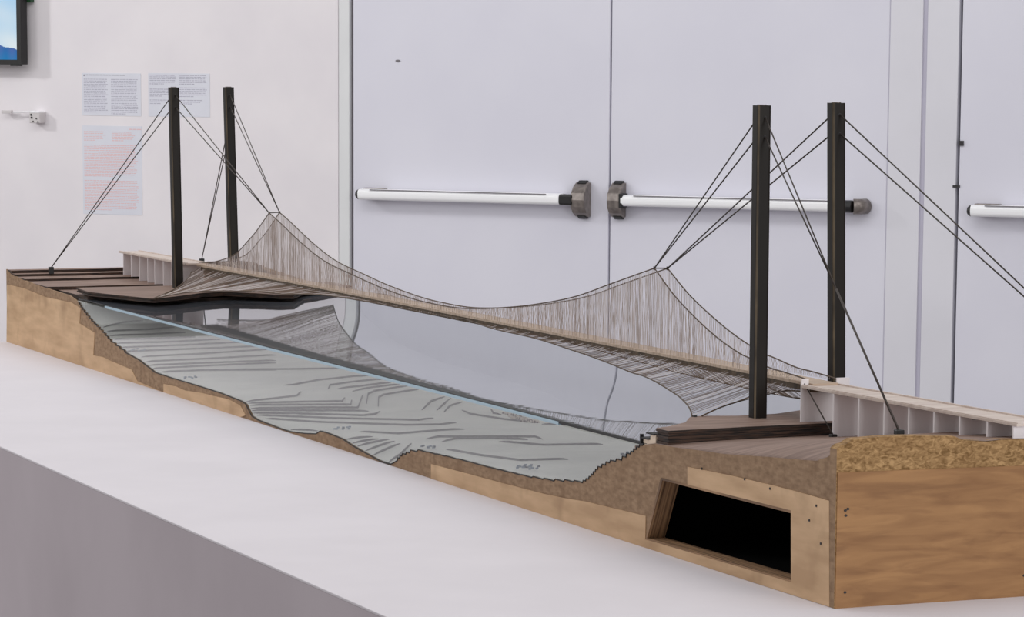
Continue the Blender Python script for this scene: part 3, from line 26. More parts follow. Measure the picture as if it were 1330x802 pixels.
LIGHTS=[('ceiling_light',(-3,.5,5.0),(-3,.5,0),9,7,156),('wall_fill',(-6.4,.6,4.6),(-9.3,3.9,1.2),9,1.2,66),('right_fill',(8,2,3.0),(-3,.5,1),5,3,280),('left_fill',(-8,-6,3.8),(-4,0,1),3,2,145),('gallery_spot',(-11.9,-2.6,3.6),(-10.9,2.2,1.5),.35,.35,68)]  # wall, right-hand and left-front lamps are added fills, no such fixtures known

import bpy, math, random
from mathutils import Vector, Matrix, geometry
random.seed(7)
C = bpy.context.scene.collection
scene = bpy.context.scene

# ------------------------------------------------------------------ helpers
class MB:
    def __init__(s): s.v=[]; s.f=[]; s.m=[]
    def add(s, verts, faces, m=0):
        o=len(s.v); s.v+= [tuple(map(float,p)) for p in verts]
        for f in faces: s.f.append([i+o for i in f]); s.m.append(m)
    def box(s, x0,x1,y0,y1,z0,z1, m=0):
        v=[(x0,y0,z0),(x1,y0,z0),(x1,y1,z0),(x0,y1,z0),(x0,y0,z1),(x1,y0,z1),(x1,y1,z1),(x0,y1,z1)]
        s.add(v,[(3,2,1,0),(4,5,6,7),(0,1,5,4),(1,2,6,5),(2,3,7,6),(3,0,4,7)],m)
    def tube(s, pts, r, n=6, m=0, cap=True):
        pts=[Vector(p) for p in pts]
        rings=[]; prev=None
        for i,p in enumerate(pts):
            t=(pts[min(i+1,len(pts)-1)]-pts[max(i-1,0)])
            if t.length<1e-9: t=Vector((0,0,1))
            t.normalize()
            a=Vector((0,0,1)) if abs(t.z)<.95 else Vector((1,0,0))
            if prev is not None:
                b=prev-t*prev.dot(t)
                if b.length>1e-6: a=b
                u=a.normalized()
            else:
                u=t.cross(a).normalized()
            prev=u; w=t.cross(u)
            rings.append([p+(u*math.cos(2*math.pi*k/n)+w*math.sin(2*math.pi*k/n))*r for k in range(n)])
        v=[q for g in rings for q in g]; f=[]
        for i in range(len(rings)-1):
            for k in range(n):
                k2=(k+1)%n
                f.append((i*n+k,i*n+k2,(i+1)*n+k2,(i+1)*n+k))
        if cap:
            f.append(tuple(range(n-1,-1,-1))); f.append(tuple((len(rings)-1)*n+k for k in range(n)))
        s.add(v,f,m)
    def prism(s, loops, a0, a1, place, m=0):
        """closed 2D loops (outer, holes) extruded between a0 and a1; place(u,v,a) gives the point"""
        loops=[[Vector((p[0],p[1],0)) for p in l] for l in loops]
        flat=[p for l in loops for p in l]
        tris=geometry.tessellate_polygon(loops)
        n=len(flat)
        v=[place(p.x,p.y,a0) for p in flat]+[place(p.x,p.y,a1) for p in flat]
        f=[tuple(t) for t in tris]+[tuple(i+n for i in reversed(t)) for t in tris]
        o=0
        for l in loops:
            k=len(l)
            for i in range(k):
                j=(i+1)%k
                f.append((o+i,o+j,n+o+j,n+o+i))
            o+=k
        s.add(v,f,m)
    def build(s, name, mats, parent=None, smooth=False, bevel=0, loc=None):
        me=bpy.data.meshes.new(name); me.from_pydata(s.v,[],s.f)
        if not isinstance(mats,(list,tuple)): mats=[mats]
        for q in mats: me.materials.append(q)
        me.polygons.foreach_set('material_index', s.m)
        import bmesh
        bm=bmesh.new(); bm.from_mesh(me)
        bmesh.ops.remove_doubles(bm, verts=bm.verts, dist=1e-6)
        bmesh.ops.recalc_face_normals(bm, faces=bm.faces)
        bm.to_mesh(me); bm.free()
        if smooth:
            me.polygons.foreach_set('use_smooth',[True]*len(me.polygons))
        me.update()
        o=bpy.data.objects.new(name, me); C.objects.link(o)
        if parent:
            o.parent=parent
            o.matrix_parent_inverse=Matrix.Translation(-wloc(parent))
        if bevel:
            b=o.modifiers.new('bevel','BEVEL'); b.width=bevel; b.segments=2; b.limit_method='ANGLE'
        return o
def wloc(o):
    p=Vector(o.location)
    return p
def empty(name, loc, label, cat, group=None):
    o=bpy.data.objects.new(name,None); C.objects.link(o); o.location=loc; o.empty_display_size=.05
    return tag(o,label,cat,group)
def tag(o,label,cat,group=None):
    o['label']=label; o['category']=cat
    if group: o['group']=group
    return o
XZ=lambda u,v,a:(u,a,v)
XY=lambda u,v,a:(u,v,a)
YZ=lambda u,v,a:(a,u,v)
def lerp(tab,x):
    if x<=tab[0][0]: return tab[0][1]
    for (a,b),(c,d) in zip(tab,tab[1:]):
        if x<=c: return b+(d-b)*(x-a)/(c-a)
    return tab[-1][1]
def spline(pts, n):
    """Catmull-Rom through 3D points, n samples evenly by parameter"""
    P=[Vector(p) for p in pts]; P=[P[0]*2-P[1]]+P+[P[-1]*2-P[-2]]
    seg=len(P)-3; out=[]
    L=[(P[i+2]-P[i+1]).length for i in range(seg)]; T=sum(L)
    for k in range(n+1):
        d=T*k/n; i=0
        while i<seg-1 and d>L[i]: d-=L[i]; i+=1
        t=min(1,d/L[i]) if L[i]>0 else 0
        p0,p1,p2,p3=P[i:i+4]
        out.append(.5*((2*p1)+(p2-p0)*t+(2*p0-5*p1+4*p2-p3)*t*t+(3*p1-p0-3*p2+p3)*t**3))
    return out

# ------------------------------------------------------------------ materials
def srgb(r,g,b):
    f=lambda c:(c/255/12.92 if c/255<=.04045 else ((c/255+.055)/1.055)**2.4)
    return (f(r),f(g),f(b),1)
def mat(name, col, rough=.6, metal=0, spec=.5):
    m=bpy.data.materials.new(name); m.use_nodes=True
    b=m.node_tree.nodes['Principled BSDF']
    b.inputs['Base Color'].default_value=col; b.inputs['Roughness'].default_value=rough
    b.inputs['Metallic'].default_value=metal; b.inputs['Specular IOR Level'].default_value=spec
    return m
def noisy(m, c1, c2, scale=(1,1,1), nscale=8, detail=4, lo=.35, hi=.65, bump=0, c3=None, rot=None, distort=0, kind='noise'):
    nt=m.node_tree; N=nt.nodes; b=N['Principled BSDF']
    tc=N.new('ShaderNodeTexCoord'); mp=N.new('ShaderNodeMapping'); mp.inputs['Scale'].default_value=scale
    if rot: mp.inputs['Rotation'].default_value=rot
    nt.links.new(tc.outputs['Object'],mp.inputs['Vector'])
    if kind=='voronoi':
        no=N.new('ShaderNodeTexVoronoi'); no.inputs['Scale'].default_value=nscale; out=no.outputs['Color']
    else:
        no=N.new('ShaderNodeTexNoise'); no.inputs['Scale'].default_value=nscale; no.inputs['Detail'].default_value=detail
        no.inputs['Distortion'].default_value=distort; out=no.outputs['Fac']
    nt.links.new(mp.outputs['Vector'],no.inputs['Vector'])
    cr=N.new('ShaderNodeValToRGB'); cr.color_ramp.elements[0].position=lo; cr.color_ramp.elements[1].position=hi
    cr.color_ramp.elements[0].color=c1; cr.color_ramp.elements[1].color=c2
    if c3:
        e=cr.color_ramp.elements.new((lo+hi)/2); e.color=c3
    nt.links.new(out,cr.inputs['Fac']); nt.links.new(cr.outputs['Color'],b.inputs['Base Color'])
    if bump:
        bp=N.new('ShaderNodeBump'); bp.inputs['Strength'].default_value=bump; bp.inputs['Distance'].default_value=.002
        nt.links.new(out,bp.inputs['Height']); nt.links.new(bp.outputs['Normal'],b.inputs['Normal'])
    return m
def mix_layer(m, c, scale, nscale, lo, hi, detail=3, fac=1.0, distort=0):
    """adds stains / grain of a second noise over the base colour"""
    nt=m.node_tree; N=nt.nodes; b=N['Principled BSDF']
    src=b.inputs['Base Color'].links[0].from_socket
    tc=N.new('ShaderNodeTexCoord'); mp=N.new('ShaderNodeMapping'); mp.inputs['Scale'].default_value=scale
    nt.links.new(tc.outputs['Object'],mp.inputs['Vector'])
    no=N.new('ShaderNodeTexNoise'); no.inputs['Scale'].default_value=nscale; no.inputs['Detail'].default_value=detail; no.inputs['Distortion'].default_value=distort
    nt.links.new(mp.outputs['Vector'],no.inputs['Vector'])
    mr=N.new('ShaderNodeMapRange'); mr.inputs['From Min'].default_value=lo; mr.inputs['From Max'].default_value=hi; mr.inputs['To Max'].default_value=fac
    nt.links.new(no.outputs['Fac'],mr.inputs['Value'])
    mx=N.new('ShaderNodeMix'); mx.data_type='RGBA'
    nt.links.new(mr.outputs['Result'],mx.inputs['Factor']); nt.links.new(src,mx.inputs['A']); mx.inputs['B'].default_value=c
    nt.links.new(mx.outputs['Result'],b.inputs['Base Color'])
    return m
def acrylic(name, tint, rough, ior=1.49, body=0.0, bodycol=(.5,.55,.56,1),streak=0,gloss=(1,1,1,1)):
    m=bpy.data.materials.new(name); m.use_nodes=True; nt=m.node_tree; N=nt.nodes
    N.remove(N['Principled BSDF']); out=N['Material Output']
    fr=N.new('ShaderNodeFresnel'); geo=N.new('ShaderNodeNewGeometry')
    ir=N.new('ShaderNodeMapRange'); ir.inputs['To Min'].default_value=ior; ir.inputs['To Max'].default_value=1/ior
    nt.links.new(geo.outputs['Backfacing'],ir.inputs['Value']); nt.links.new(ir.outputs['Result'],fr.inputs['IOR'])
    tr=N.new('ShaderNodeBsdfTransparent'); tr.inputs['Color'].default_value=tint
    gl=N.new('ShaderNodeBsdfGlossy'); gl.inputs['Roughness'].default_value=rough; gl.inputs['Color'].default_value=gloss
    df=N.new('ShaderNodeBsdfDiffuse'); df.inputs['Color'].default_value=bodycol
    m1=N.new('ShaderNodeMixShader'); m1.inputs['Fac'].default_value=body
    nt.links.new(tr.outputs[0],m1.inputs[1]); nt.links.new(df.outputs[0],m1.inputs[2])
    if streak:
        tc=N.new('ShaderNodeTexCoord'); mp=N.new('ShaderNodeMapping'); mp.inputs['Scale'].default_value=(55,2.5,1)
        no=N.new('ShaderNodeTexNoise'); no.inputs['Scale'].default_value=1; no.inputs['Detail'].default_value=3
        bp=N.new('ShaderNodeBump'); bp.inputs['Strength'].default_value=streak; bp.inputs['Distance'].default_value=.0004
        nt.links.new(tc.outputs['Object'],mp.inputs['Vector']); nt.links.new(mp.outputs['Vector'],no.inputs['Vector'])
        nt.links.new(no.outputs['Fac'],bp.inputs['Height']); nt.links.new(bp.outputs['Normal'],gl.inputs['Normal'])
    mx=N.new('ShaderNodeMixShader')
    nt.links.new(fr.outputs[0],mx.inputs['Fac']); nt.links.new(m1.outputs[0],mx.inputs[1]); nt.links.new(gl.outputs[0],mx.inputs[2])
    nt.links.new(mx.outputs[0],out.inputs['Surface'])
    return m

M={}
M['wall']=noisy(mat('white_wall_paint',srgb(232,227,231),.85,spec=.2),srgb(229,224,228),srgb(235,230,233),nscale=3,bump=.02)
M['door']=noisy(mat('door_enamel',srgb(220,219,230),.55,spec=.3),srgb(218,217,228),srgb(222,221,231),nscale=2)
M['frame']=noisy(mat('door_frame_enamel',srgb(220,219,226),.5),srgb(216,215,222),srgb(222,221,228),nscale=2)
M['jamb']=noisy(mat('jamb_paint',srgb(224,225,226),.6),srgb(220,221,222),srgb(227,228,229),nscale=2)
M['gap']=mat('dark_joint',srgb(52,50,52),.8)
M['gapgrey']=mat('grey_joint',srgb(120,116,120),.8)
M['gaplight']=mat('lilac_joint',srgb(190,187,202),.8)
M['floor']=noisy(mat('floor_concrete',srgb(150,146,146),.5),srgb(140,136,136),srgb(160,156,156),nscale=1.5)
M['plinth']=noisy(mat('plinth_white_paint',srgb(226,221,226),.7,spec=.25),srgb(224,219,224),srgb(228,223,228),nscale=5)
M['plinthside']=noisy(mat('plinth_side_grey',srgb(200,190,196),.75,spec=.2),srgb(196,186,192),srgb(203,193,199),nscale=3)  # sides in a darker grey than the top
M['black']=mat('black_plastic',srgb(22,21,22),.45)
M['barwhite']=mat('bar_white_enamel',srgb(246,246,248),.3)
M['bracket']=noisy(mat('bracket_grey_metal',srgb(130,122,118),.4,.6),srgb(118,110,106),srgb(145,137,132),nscale=40)
M['steel']=mat('socket_screw_metal',srgb(95,92,92),.4,.5)
M['socket']=mat('socket_plastic',srgb(205,200,200),.5)
M['green']=mat('green_plastic',srgb(28,70,40),.5)
M['paper']=noisy(mat('sheet_paper',srgb(218,219,229),.7),srgb(216,217,227),srgb(221,222,231),nscale=6)
M['ink']=mat('grey_ink',srgb(176,173,189),.8)
M['inkdark']=mat('dark_ink',srgb(150,147,160),.8)
M['inkred']=mat('red_ink',srgb(226,190,192),.8)
# woods
M['chip']=mix_layer(noisy(mat('fibreboard',srgb(150,120,92),.75,spec=.2),srgb(132,106,82),srgb(166,138,110),scale=(.45,1,1),nscale=120,detail=4,lo=.3,hi=.7,bump=.15),srgb(120,92,68),(1,1,1),22,.52,.72,fac=.45)
M['chipend']=mix_layer(noisy(mat('coarse_fibreboard',srgb(165,128,86),.75,spec=.2),srgb(120,90,54),srgb(188,152,107),scale=(1,1,1.7),nscale=110,detail=4,lo=.33,hi=.68,bump=.4,distort=.9),srgb(130,96,60),(1,1,1),18,.5,.7,fac=.4)
M['ply']=mix_layer(noisy(mat('pale_plywood',srgb(190,158,122),.6,spec=.3),srgb(186,152,116),srgb(212,178,140),scale=(1,8,5),nscale=7,detail=5,lo=.35,hi=.65),srgb(150,118,86),(1,1,1),11,.55,.75,fac=.6)
M['plyend']=mix_layer(noisy(mat('honey_plywood',srgb(178,134,88),.5,spec=.4),srgb(139,98,59),srgb(168,125,80),scale=(1,1.2,9),nscale=6,detail=6,lo=.32,hi=.68,distort=.8),srgb(124,85,50),(1,1.5,8),5,.52,.72,fac=.55,distort=1.5)
M['plyedge']=noisy(mat('plywood_edge',srgb(150,112,78),.7),srgb(92,66,44),srgb(178,140,104),scale=(5,300,5),nscale=1,detail=3,lo=.35,hi=.65)
M['cavity']=mat('cavity_shade_black',srgb(9,8,8),.9,spec=.1)  # near-black colour stands in for the shade inside the hollow base
M['walnut']=mix_layer(noisy(mat('walnut_veneer',srgb(136,112,100),.6,spec=.3),srgb(122,99,88),srgb(150,126,114),scale=(9,1,4),nscale=9,detail=5,lo=.35,hi=.65),srgb(108,86,76),(4,1,1),6,.55,.7,fac=.5)
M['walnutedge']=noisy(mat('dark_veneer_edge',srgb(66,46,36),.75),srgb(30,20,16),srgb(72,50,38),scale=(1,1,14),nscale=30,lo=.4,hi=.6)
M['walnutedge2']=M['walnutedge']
M['foam']=mat('cream_packing',srgb(226,206,184),.7)
M['seabed']=noisy(mat('grey_green_seabed',srgb(176,180,174),.7,spec=.2),srgb(208,208,202),srgb(218,218,211),scale=(2,1,1),nscale=9,detail=4)
M['contour']=mat('contour_edge_grey',srgb(112,110,110),.8)
M['depthmark']=mat('blue_grey_mark',srgb(122,140,158),.6)
M['gravel1']=mat('gravel_pale',srgb(200,190,180),.8); M['gravel2']=mat('gravel_dark',srgb(104,94,88),.8)
M['water']=acrylic('glossy_acrylic_water',(.93,.94,.955,1),.006,1.49,body=.5,bodycol=srgb(118,122,131),streak=.10,gloss=(.87,.88,.91,1))
M['pane']=acrylic('clear_acrylic_pane',(.97,.975,.975,1),.02,1.35,body=.02,bodycol=srgb(150,165,170))
M['edgeblue']=mat('polished_acrylic_edge',srgb(168,194,208),.25)
M['edgeline']=mat('black_edge_line',srgb(34,32,34),.7)
# bridge
M['bronze']=noisy(mat('dark_bronze',srgb(30,26,23),.42,.0,spec=.22),srgb(17,12,9),srgb(29,22,16),scale=(1,1,.25),nscale=14,detail=4)
M['cornerlit']=noisy(mat('bronze_corner_highlight',srgb(92,80,62),.4,.0),srgb(60,52,42),srgb(112,98,78),scale=(1,1,.5),nscale=22,detail=4)  # lighter bronze paints the highlight onto the rounded tower corner
M['cable']=mat('steel_cable',srgb(70,62,58),.5,.4)
M['cablenet']=mat('bronze_net_cable',srgb(86,68,52),.6,.2)
M['thread']=mat('brown_thread',srgb(176,160,152),.7); M['threadpale']=mat('pale_thread',srgb(218,208,206),.6)
M['threadlow']=mat('dark_brown_thread',srgb(118,98,84),.7)
M['deck']=noisy(mat('tan_deck',srgb(186,164,144),.6),srgb(172,150,130),srgb(200,178,158),scale=(60,1,1),nscale=2.5,detail=2)
M['girder']=noisy(mat('dark_girder',srgb(78,62,46),.7),srgb(62,48,34),srgb(98,80,60),scale=(40,1,1),nscale=3)
M['viaduct']=noisy(mat('pale_viaduct_deck',srgb(206,190,180),.5),srgb(196,178,168),srgb(216,202,192),scale=(30,1,1),nscale=3)
def frosted():
    m=mat('frosted_acrylic_panel',srgb(214,206,208),.35,spec=.5)
    b=m.node_tree.nodes['Principled BSDF']; b.inputs['Transmission Weight'].default_value=.12
    return m
M['panel']=mat('frosted_acrylic_panel',srgb(236,230,232),.4)

# ------------------------------------------------------------------ the room
def struct(o): o['kind']='structure'; return o
b=MB(); b.box(-16,10,-9,13,-.1,0); struct(b.build('floor',M['floor']))
W0=Vector((-9.1018,3.6926,0)); WR=Vector((.7524,.6587,0)).normalized(); WN=Vector((.6587,-.7524,0)).normalized()
def WP(u,z,o=0): return W0+WR*u+WN*o+Vector((0,0,z))
def wbox(b,u0,u1,z0,z1,o0,o1,m=0):
    v=[WP(u,z,o) for o in (o0,o1) for z in (z0,z1) for u in (u0,u1)]
    b.add(v,[(0,1,3,2),(4,5,7,6),(0,1,5,4),(2,3,7,6),(0,2,6,4),(1,3,7,5)],m)
# wall with the three door openings
b=MB(); b.prism([[(-9,0),(-1.245,0),(-1.245,2.45),(4.6,2.45),(4.6,0),(9,0),(9,4.2),(-9,4.2)]],-.15,0,lambda u,v,a:WP(u,v,a)); struct(b.build('wall_back',M['wall']))
b=MB(); wbox(b,-1.245,4.6,0,2.45,-.16,-.115); struct(b.build('wall_recess',M['gap']))
# door frame strips
b=MB(); wbox(b,-1.245,-1.190,0,2.45,-.12,-.004); struct(b.build('trim_1',M['jamb'],bevel=.003))
b=MB(); wbox(b,1.327,1.4665,0,2.45,-.12,-.002); struct(b.build('trim_2',M['frame'],bevel=.002))
b=MB(); wbox(b,1.4665,1.487,0,2.45,-.12,-.010); struct(b.build('trim_3',M['gaplight']))
b=MB(); wbox(b,1.487,1.621,0,2.45,-.12,0); struct(b.build('trim_4',M['frame'],bevel=.002))
b=MB(); wbox(b,-1.17,1.327,2.32,2.45,-.12,0); wbox(b,1.637,4.6,2.32,2.45,-.12,0); struct(b.build('trim_5',M['frame']))
def leaf(n,u0,u1):
    b=MB(); wbox(b,u0,u1,.01,2.31,-.06,0); return struct(b.build('door_%d'%n,M['door'],bevel=.003))
d1=leaf(1,-1.168,.074); d2=leaf(2,.082,1.3245); d3=leaf(3,1.635,4.59)
b=MB(); wbox(b,-1.190,-1.168,0,2.32,-.12,-.025); struct(b.build('trim_6',M['gapgrey']))
b=MB(); wbox(b,.060,.096,0,2.31,-.075,-.062); struct(b.build('trim_7',M['gapgrey']))
# faint joint of the second leaf
b=MB(); wbox(b,1.3245,1.327,0,2.32,-.1,-.003); struct(b.build('trim_8',M['gaplight']))
# small lock marks
b=MB(); b.prism([[( -.944+.012*math.cos(t*.785),1.632+.005*math.sin(t*.785)) for t in range(8)]],0,.004,lambda u,v,a:WP(u,v,a)); b.build('keyhole_cover',M['gapgrey'],d1)
b=MB(); wbox(b,1.633,1.652,1.305,1.325,-.02,.008); wbox(b,1.61,1.64,1.135,1.145,-.02,.004); b.build('latch_plate',M['gap'],d3)

# panic bars (part of each door leaf)
def ring(u,z,o,ru,rz,n=20): return [(u+ru*math.cos(2*math.pi*k/n),z+rz*math.sin(2*math.pi*k/n)) for k in range(n)]
def pushbar(door,u0,u1,z,end_l,end_r):
    # flattened oval tube along the door
    b=MB(); n=24; ro,rz=.026,.0235; oc=.055
    v=[];f=[]
    for u in (u0,u1):
        for k in range(n):
            a=2*math.pi*k/n; c,s=math.cos(a),math.sin(a)
            c=math.copysign(abs(c)**.7,c); s=math.copysign(abs(s)**.7,s)
            v.append(WP(u,z+rz*s,oc+ro*c))
    for k in range(n): f.append((k,(k+1)%n,n+(k+1)%n,n+k))
    f+= [tuple(range(n)),tuple(range(2*n-1,n-1,-1))]
    b.add(v,f); wbox(b,u0,u1,z+.012,z+.024,.012,.04)
    bar=b.build('push_bar',M['barwhite'],door,smooth=False)
    b=MB(); wbox(b,u0+.06,u1-.06,z+.0195,z+.0235,.078,.0815); b.build('bar_groove',M['gapgrey'],bar)
    for (side,kind,u) in ((-1,end_l,u0),(1,end_r,u1)):
        if kind=='cap':      # plain dark end with grey bracket foot
            b=MB(); pts=[]
            v=[];f=[];m=5
            for i in range(m+1):
                t=i/m; sc=math.sqrt(max(0,1-t*t))*.98+.02
                for k in range(n):
                    a=2*math.pi*k/n
                    v.append(WP(u+side*.022*t,z+rz*math.sin(a)*sc,oc+ro*math.cos(a)*sc))
            for i in range(m):
                for k in range(n): f.append((i*n+k,i*n+(k+1)%n,(i+1)*n+(k+1)%n,(i+1)*n+k))
            f.append(tuple(m*n+k for k in range(n)))
            b.add(v,f); b.build('end_cap',M['black'],bar,smooth=True)
            b=MB(); wbox(b,min(u,u-side*.11),max(u,u-side*.11),z-.016,z+.028,0,.038); b.build('foot_bracket',M['bracket'],bar,bevel=.006)
        if kind=='bracket':  # tall grey D-shaped bracket at the meeting stile
            b=MB(); wbox(b,min(u,u+side*.062),max(u,u+side*.062),z-.0225,z+.0225,.028,.083); b.build('end_block',M['black'],bar,bevel=.008)
            uc=u+side*.085
            prof=[(.0,-.074),(.02,-.074),(.052,-.055),(.072,-.03),(.078,0),(.072,.03),(.052,.055),(.02,.074),(0,.074)]
            b=MB(); b.prism([prof],uc-.033,uc+.033,lambda o,zz,a:WP(a,z+zz,o)); b.build('end_bracket',M['bracket'],bar,bevel=.012)
            b=MB()
            for s in (-1,1): b.prism([[(0,s*.066),(.026,s*.060),(.034,s*.070),(.016,s*.082),(0,s*.082)]],uc-.02,uc+.02,lambda o,zz,a:WP(a,z+zz,o))
            b.build('bracket_tip',M['black'],bar,bevel=.003)
        if kind=='round':    # short grey round fitting
            b=MB(); b.tube([WP(u,z,oc),WP(u+side*.035,z,oc)],.026,18); b.build('end_collar',M['black'],bar,smooth=False,bevel=.004)
            b=MB(); b.tube([WP(u+side*.035,z,oc-.008),WP(u+side*.06,z,oc-.02),WP(u+side*.07,z,0)],.032,18); b.build('end_fitting',M['bracket'],bar,smooth=True)
pushbar(d1,-1.103,-.125,1.048,'cap','bracket')
pushbar(d2,.165,1.165,1.050,'bracket_l','round')
def bracket_left(door,u,z):
    bar=[c for c in door.children if c.name.startswith('push_bar')][0]
    prof=[(.0,-.074),(.02,-.074),(.052,-.055),(.072,-.03),(.078,0),(.072,.03),(.052,.055),(.02,.074),(0,.074)]
    b=MB(); b.prism([prof],u-.03,u+.03,lambda o,zz,a:WP(a,z+zz,o)); b.build('end_bracket',M['bracket'],bar,bevel=.012)
    b=MB()
    for s in (-1,1): b.prism([[(0,s*.066),(.026,s*.060),(.034,s*.070),(.016,s*.082),(0,s*.082)]],u-.02,u+.02,lambda o,zz,a:WP(a,z+zz,o))
    wbox(b,u+.028,u+.045,z-.03,z+.03,.02,.08)
    b.build('bracket_tip',M['black'],bar,bevel=.003)
bracket_left(d2,.128,1.050)
pushbar(d3,1.712,2.75,1.046,'cap','round')

# text sheets on the wall
def sheet(name,u0,u1,z0,z1,label,cols,ink,title=None,group='printed sheets on the wall'):
    t=empty(name,WP((u0+u1)/2,z0,0),label,'information sheet',group)
    b=MB(); wbox(b,u0,u1,z0,z1,.0003,.0015); b.build('paper',M['paper'],t)
    for (a0,a1,zt,zb,ragged) in cols:
        b=MB(); zz=zt; step=.0078
        while zz>zb:
            last=zz-step<=zb
            u=a0; end=a1-(random.random()*ragged)*(a1-a0)-(.45*(a1-a0) if last else 0)
            while u<end-.004:
                w=min(random.uniform(.006,.022),end-u)
                h=.0032*random.uniform(.8,1.15)
                wbox(b,u,u+w,zz-h,zz,.0015,.0019); u+=w+.0028
            zz-=step
        b.build('text_block',ink,t)
    if title:
        b=MB(); u=title[0]
        while u<title[1]:
            w=random.uniform(.008,.022); wbox(b,u,u+w,title[2]-.0042,title[2],.0015,.002); u+=w+.003
        if title[3]: wbox(b,title[0],title[0]+.006,title[2]-.008,title[2]-.003,.0015,.002)
        b.build('title_line',title[4],t)
    return t
sheet('text_sheet',-2.588,-2.270,1.374,1.568,'upper left white sheet with two full columns of small grey text',[(-2.578,-2.446,1.541,1.387,.14),(-2.430,-2.286,1.541,1.384,.06)],M['ink'],(-2.579,-2.36,1.561,True,M['inkdark']))
sheet('text_sheet',-2.230,-1.904,1.374,1.570,'upper right white sheet of grey text in short paragraphs, behind the tower top',[(-2.222,-2.083,1.562,1.520,.12),(-2.064,-1.918,1.562,1.522,.08),(-2.222,-2.08,1.499,1.462,.1),(-2.064,-1.918,1.506,1.464,.06),(-2.222,-2.10,1.450,1.428,.1),(-2.064,-1.94,1.450,1.430,.1)],M['ink'])
sheet('text_sheet',-2.589,-2.268,.923,1.328,'tall white sheet printed with red text below the two grey ones',[(-2.58,-2.45,1.302,1.262,.25),(-2.428,-2.30,1.302,1.260,.2),(-2.58,-2.288,1.240,1.098,.08),(-2.58,-2.284,1.078,.944,.06)],M['inkred'],(-2.335,-2.288,1.316,False,M['inkred']))

# wall socket with its little arm
t=empty('wall_socket',WP(-2.82,1.336,0),'small white socket box with thin side arm under the television','socket')
b=MB(); wbox(b,-2.848,-2.790,1.336,1.385,0,.05); b.build('socket_box',M['socket'],t,bevel=.004)
b=MB(); b.tube([WP(-2.83,1.390,.03),WP(-2.93,1.384,.03),WP(-3.0,1.387,.03)],.0035,8); b.build('arm',M['barwhite'],t,smooth=True)
b=MB(); wbox(b,-3.01,-2.955,1.379,1.393,.02,.04); b.build('arm_tab',M['socket'],t,bevel=.002)
b=MB(); wbox(b,-2.842,-2.792,1.383,1.391,.0,.052); b.build('socket_lid',M['barwhite'],t,bevel=.002)
b=MB()
for (u,z) in ((-2.836,1.374),(-2.834,1.361)):
    b.prism([ring(u,z,0,.005,.005,10)],.0495,.0525,lambda x,y,a:WP(x,y,a))
b.build('socket_hole',M['black'],t)
b=MB()
for (u,z) in ((-2.808,1.357),(-2.826,1.344),(-2.800,1.342)): b.prism([ring(u,z,0,.0035,.0035,8)],.0495,.053,lambda x,y,a:WP(x,y,a))
b.build('socket_screw',M['steel'],t)

# television, hung a little off the wall
def screen_mat():
    m=bpy.data.materials.new('television_picture'); m.use_nodes=True; nt=m.node_tree; N=nt.nodes
    N.remove(N['Principled BSDF']); em=N.new('ShaderNodeEmission'); em.inputs['Strength'].default_value=.95
    at=N.new('ShaderNodeVertexColor'); at.layer_name='picture'
    nt.links.new(at.outputs['Color'],em.inputs['Color']); nt.links.new(em.outputs[0],N['Material Output'].inputs['Surface'])
    return m
t=empty('television',WP(-3.35,1.604,.05),'wall-mounted black television showing pale blue sky over a dark blue hill','television')
TO=.085
b=MB(); wbox(b,-3.95,-2.864,1.604,2.22,.030,TO-.002); b.build('casing',M['black'],t,bevel=.004)
b=MB(); wbox(b,-3.93,-2.885,1.604,1.626,TO-.002,TO+.002); wbox(b,-3.95,-3.93,1.604,2.22,TO-.002,TO+.002); wbox(b,-2.886,-2.864,1.604,2.22,TO-.002,TO+.002); wbox(b,-3.93,-2.886,2.2,2.22,TO-.002,TO+.002); b.build('bezel',M['black'],t)
b=MB(); wbox(b,-2.925,-2.885,1.597,1.604,.045,TO); b.build('sensor_tab',M['black'],t)
b=MB(); wbox(b,-2.878,-2.845,1.889,1.96,.002,.030); b.build('side_connector',M['green'],t)
b=MB(); wbox(b,-3.5,-3.2,1.75,2.05,0,.031); b.build('wall_mount',M['black'],t)
nx,nz=320,280; verts=[];faces=[];cols=[]
for j in range(nz+1):
    for i in range(nx+1):
        u=-3.93+(-2.886+3.93)*i/nx; z=1.626+(2.2-1.626)*j/nz
        verts.append(WP(u,z,TO-.0008))
        hill=1.669+.27*min(.25,-2.886-u)+.004*math.sin(u*60)
        if z<hill:
            k=max(0,min(1,(hill-z)/.07)); c=srgb(int(72-20*k+10*math.sin(u*90)),int(108+20*k),int(172+10*k))
        else:
            k=min(1,(z-hill)/.35); cl=.5+.5*math.sin(u*23+z*31)*math.sin(z*17-u*9)
            c=srgb(int(196-26*k+30*cl*(1-k)),int(222-14*k+14*cl*(1-k)),int(240))
        cols.append(c)
for j in range(nz):
    for i in range(nx): faces.append((j*(nx+1)+i,j*(nx+1)+i+1,(j+1)*(nx+1)+i+1,(j+1)*(nx+1)+i))
me=bpy.data.meshes.new('screen'); me.from_pydata([tuple(v) for v in verts],[],faces)
ca=me.color_attributes.new('picture','FLOAT_COLOR','POINT')
for i,c in enumerate(cols): ca.data[i].color=c
me.materials.append(screen_mat())
o=bpy.data.objects.new('screen',me); C.objects.link(o); o.parent=t; o.matrix_parent_inverse=Matrix.Translation(-Vector(t.location))

# ------------------------------------------------------------------ plinth
t=empty('display_plinth',(-2.03,.2,0),'long display plinth with white top and grey side carrying the bridge model','plinth')
b=MB(); b.box(-4.615,.55,-.6,1.0,.896,.9); b.build('top_board',M['plinth'],t,bevel=.001)
b=MB(); b.box(-4.6148,.5498,-.5998,.9998,0,.896); b.build('side_panels',M['plinthside'],t)

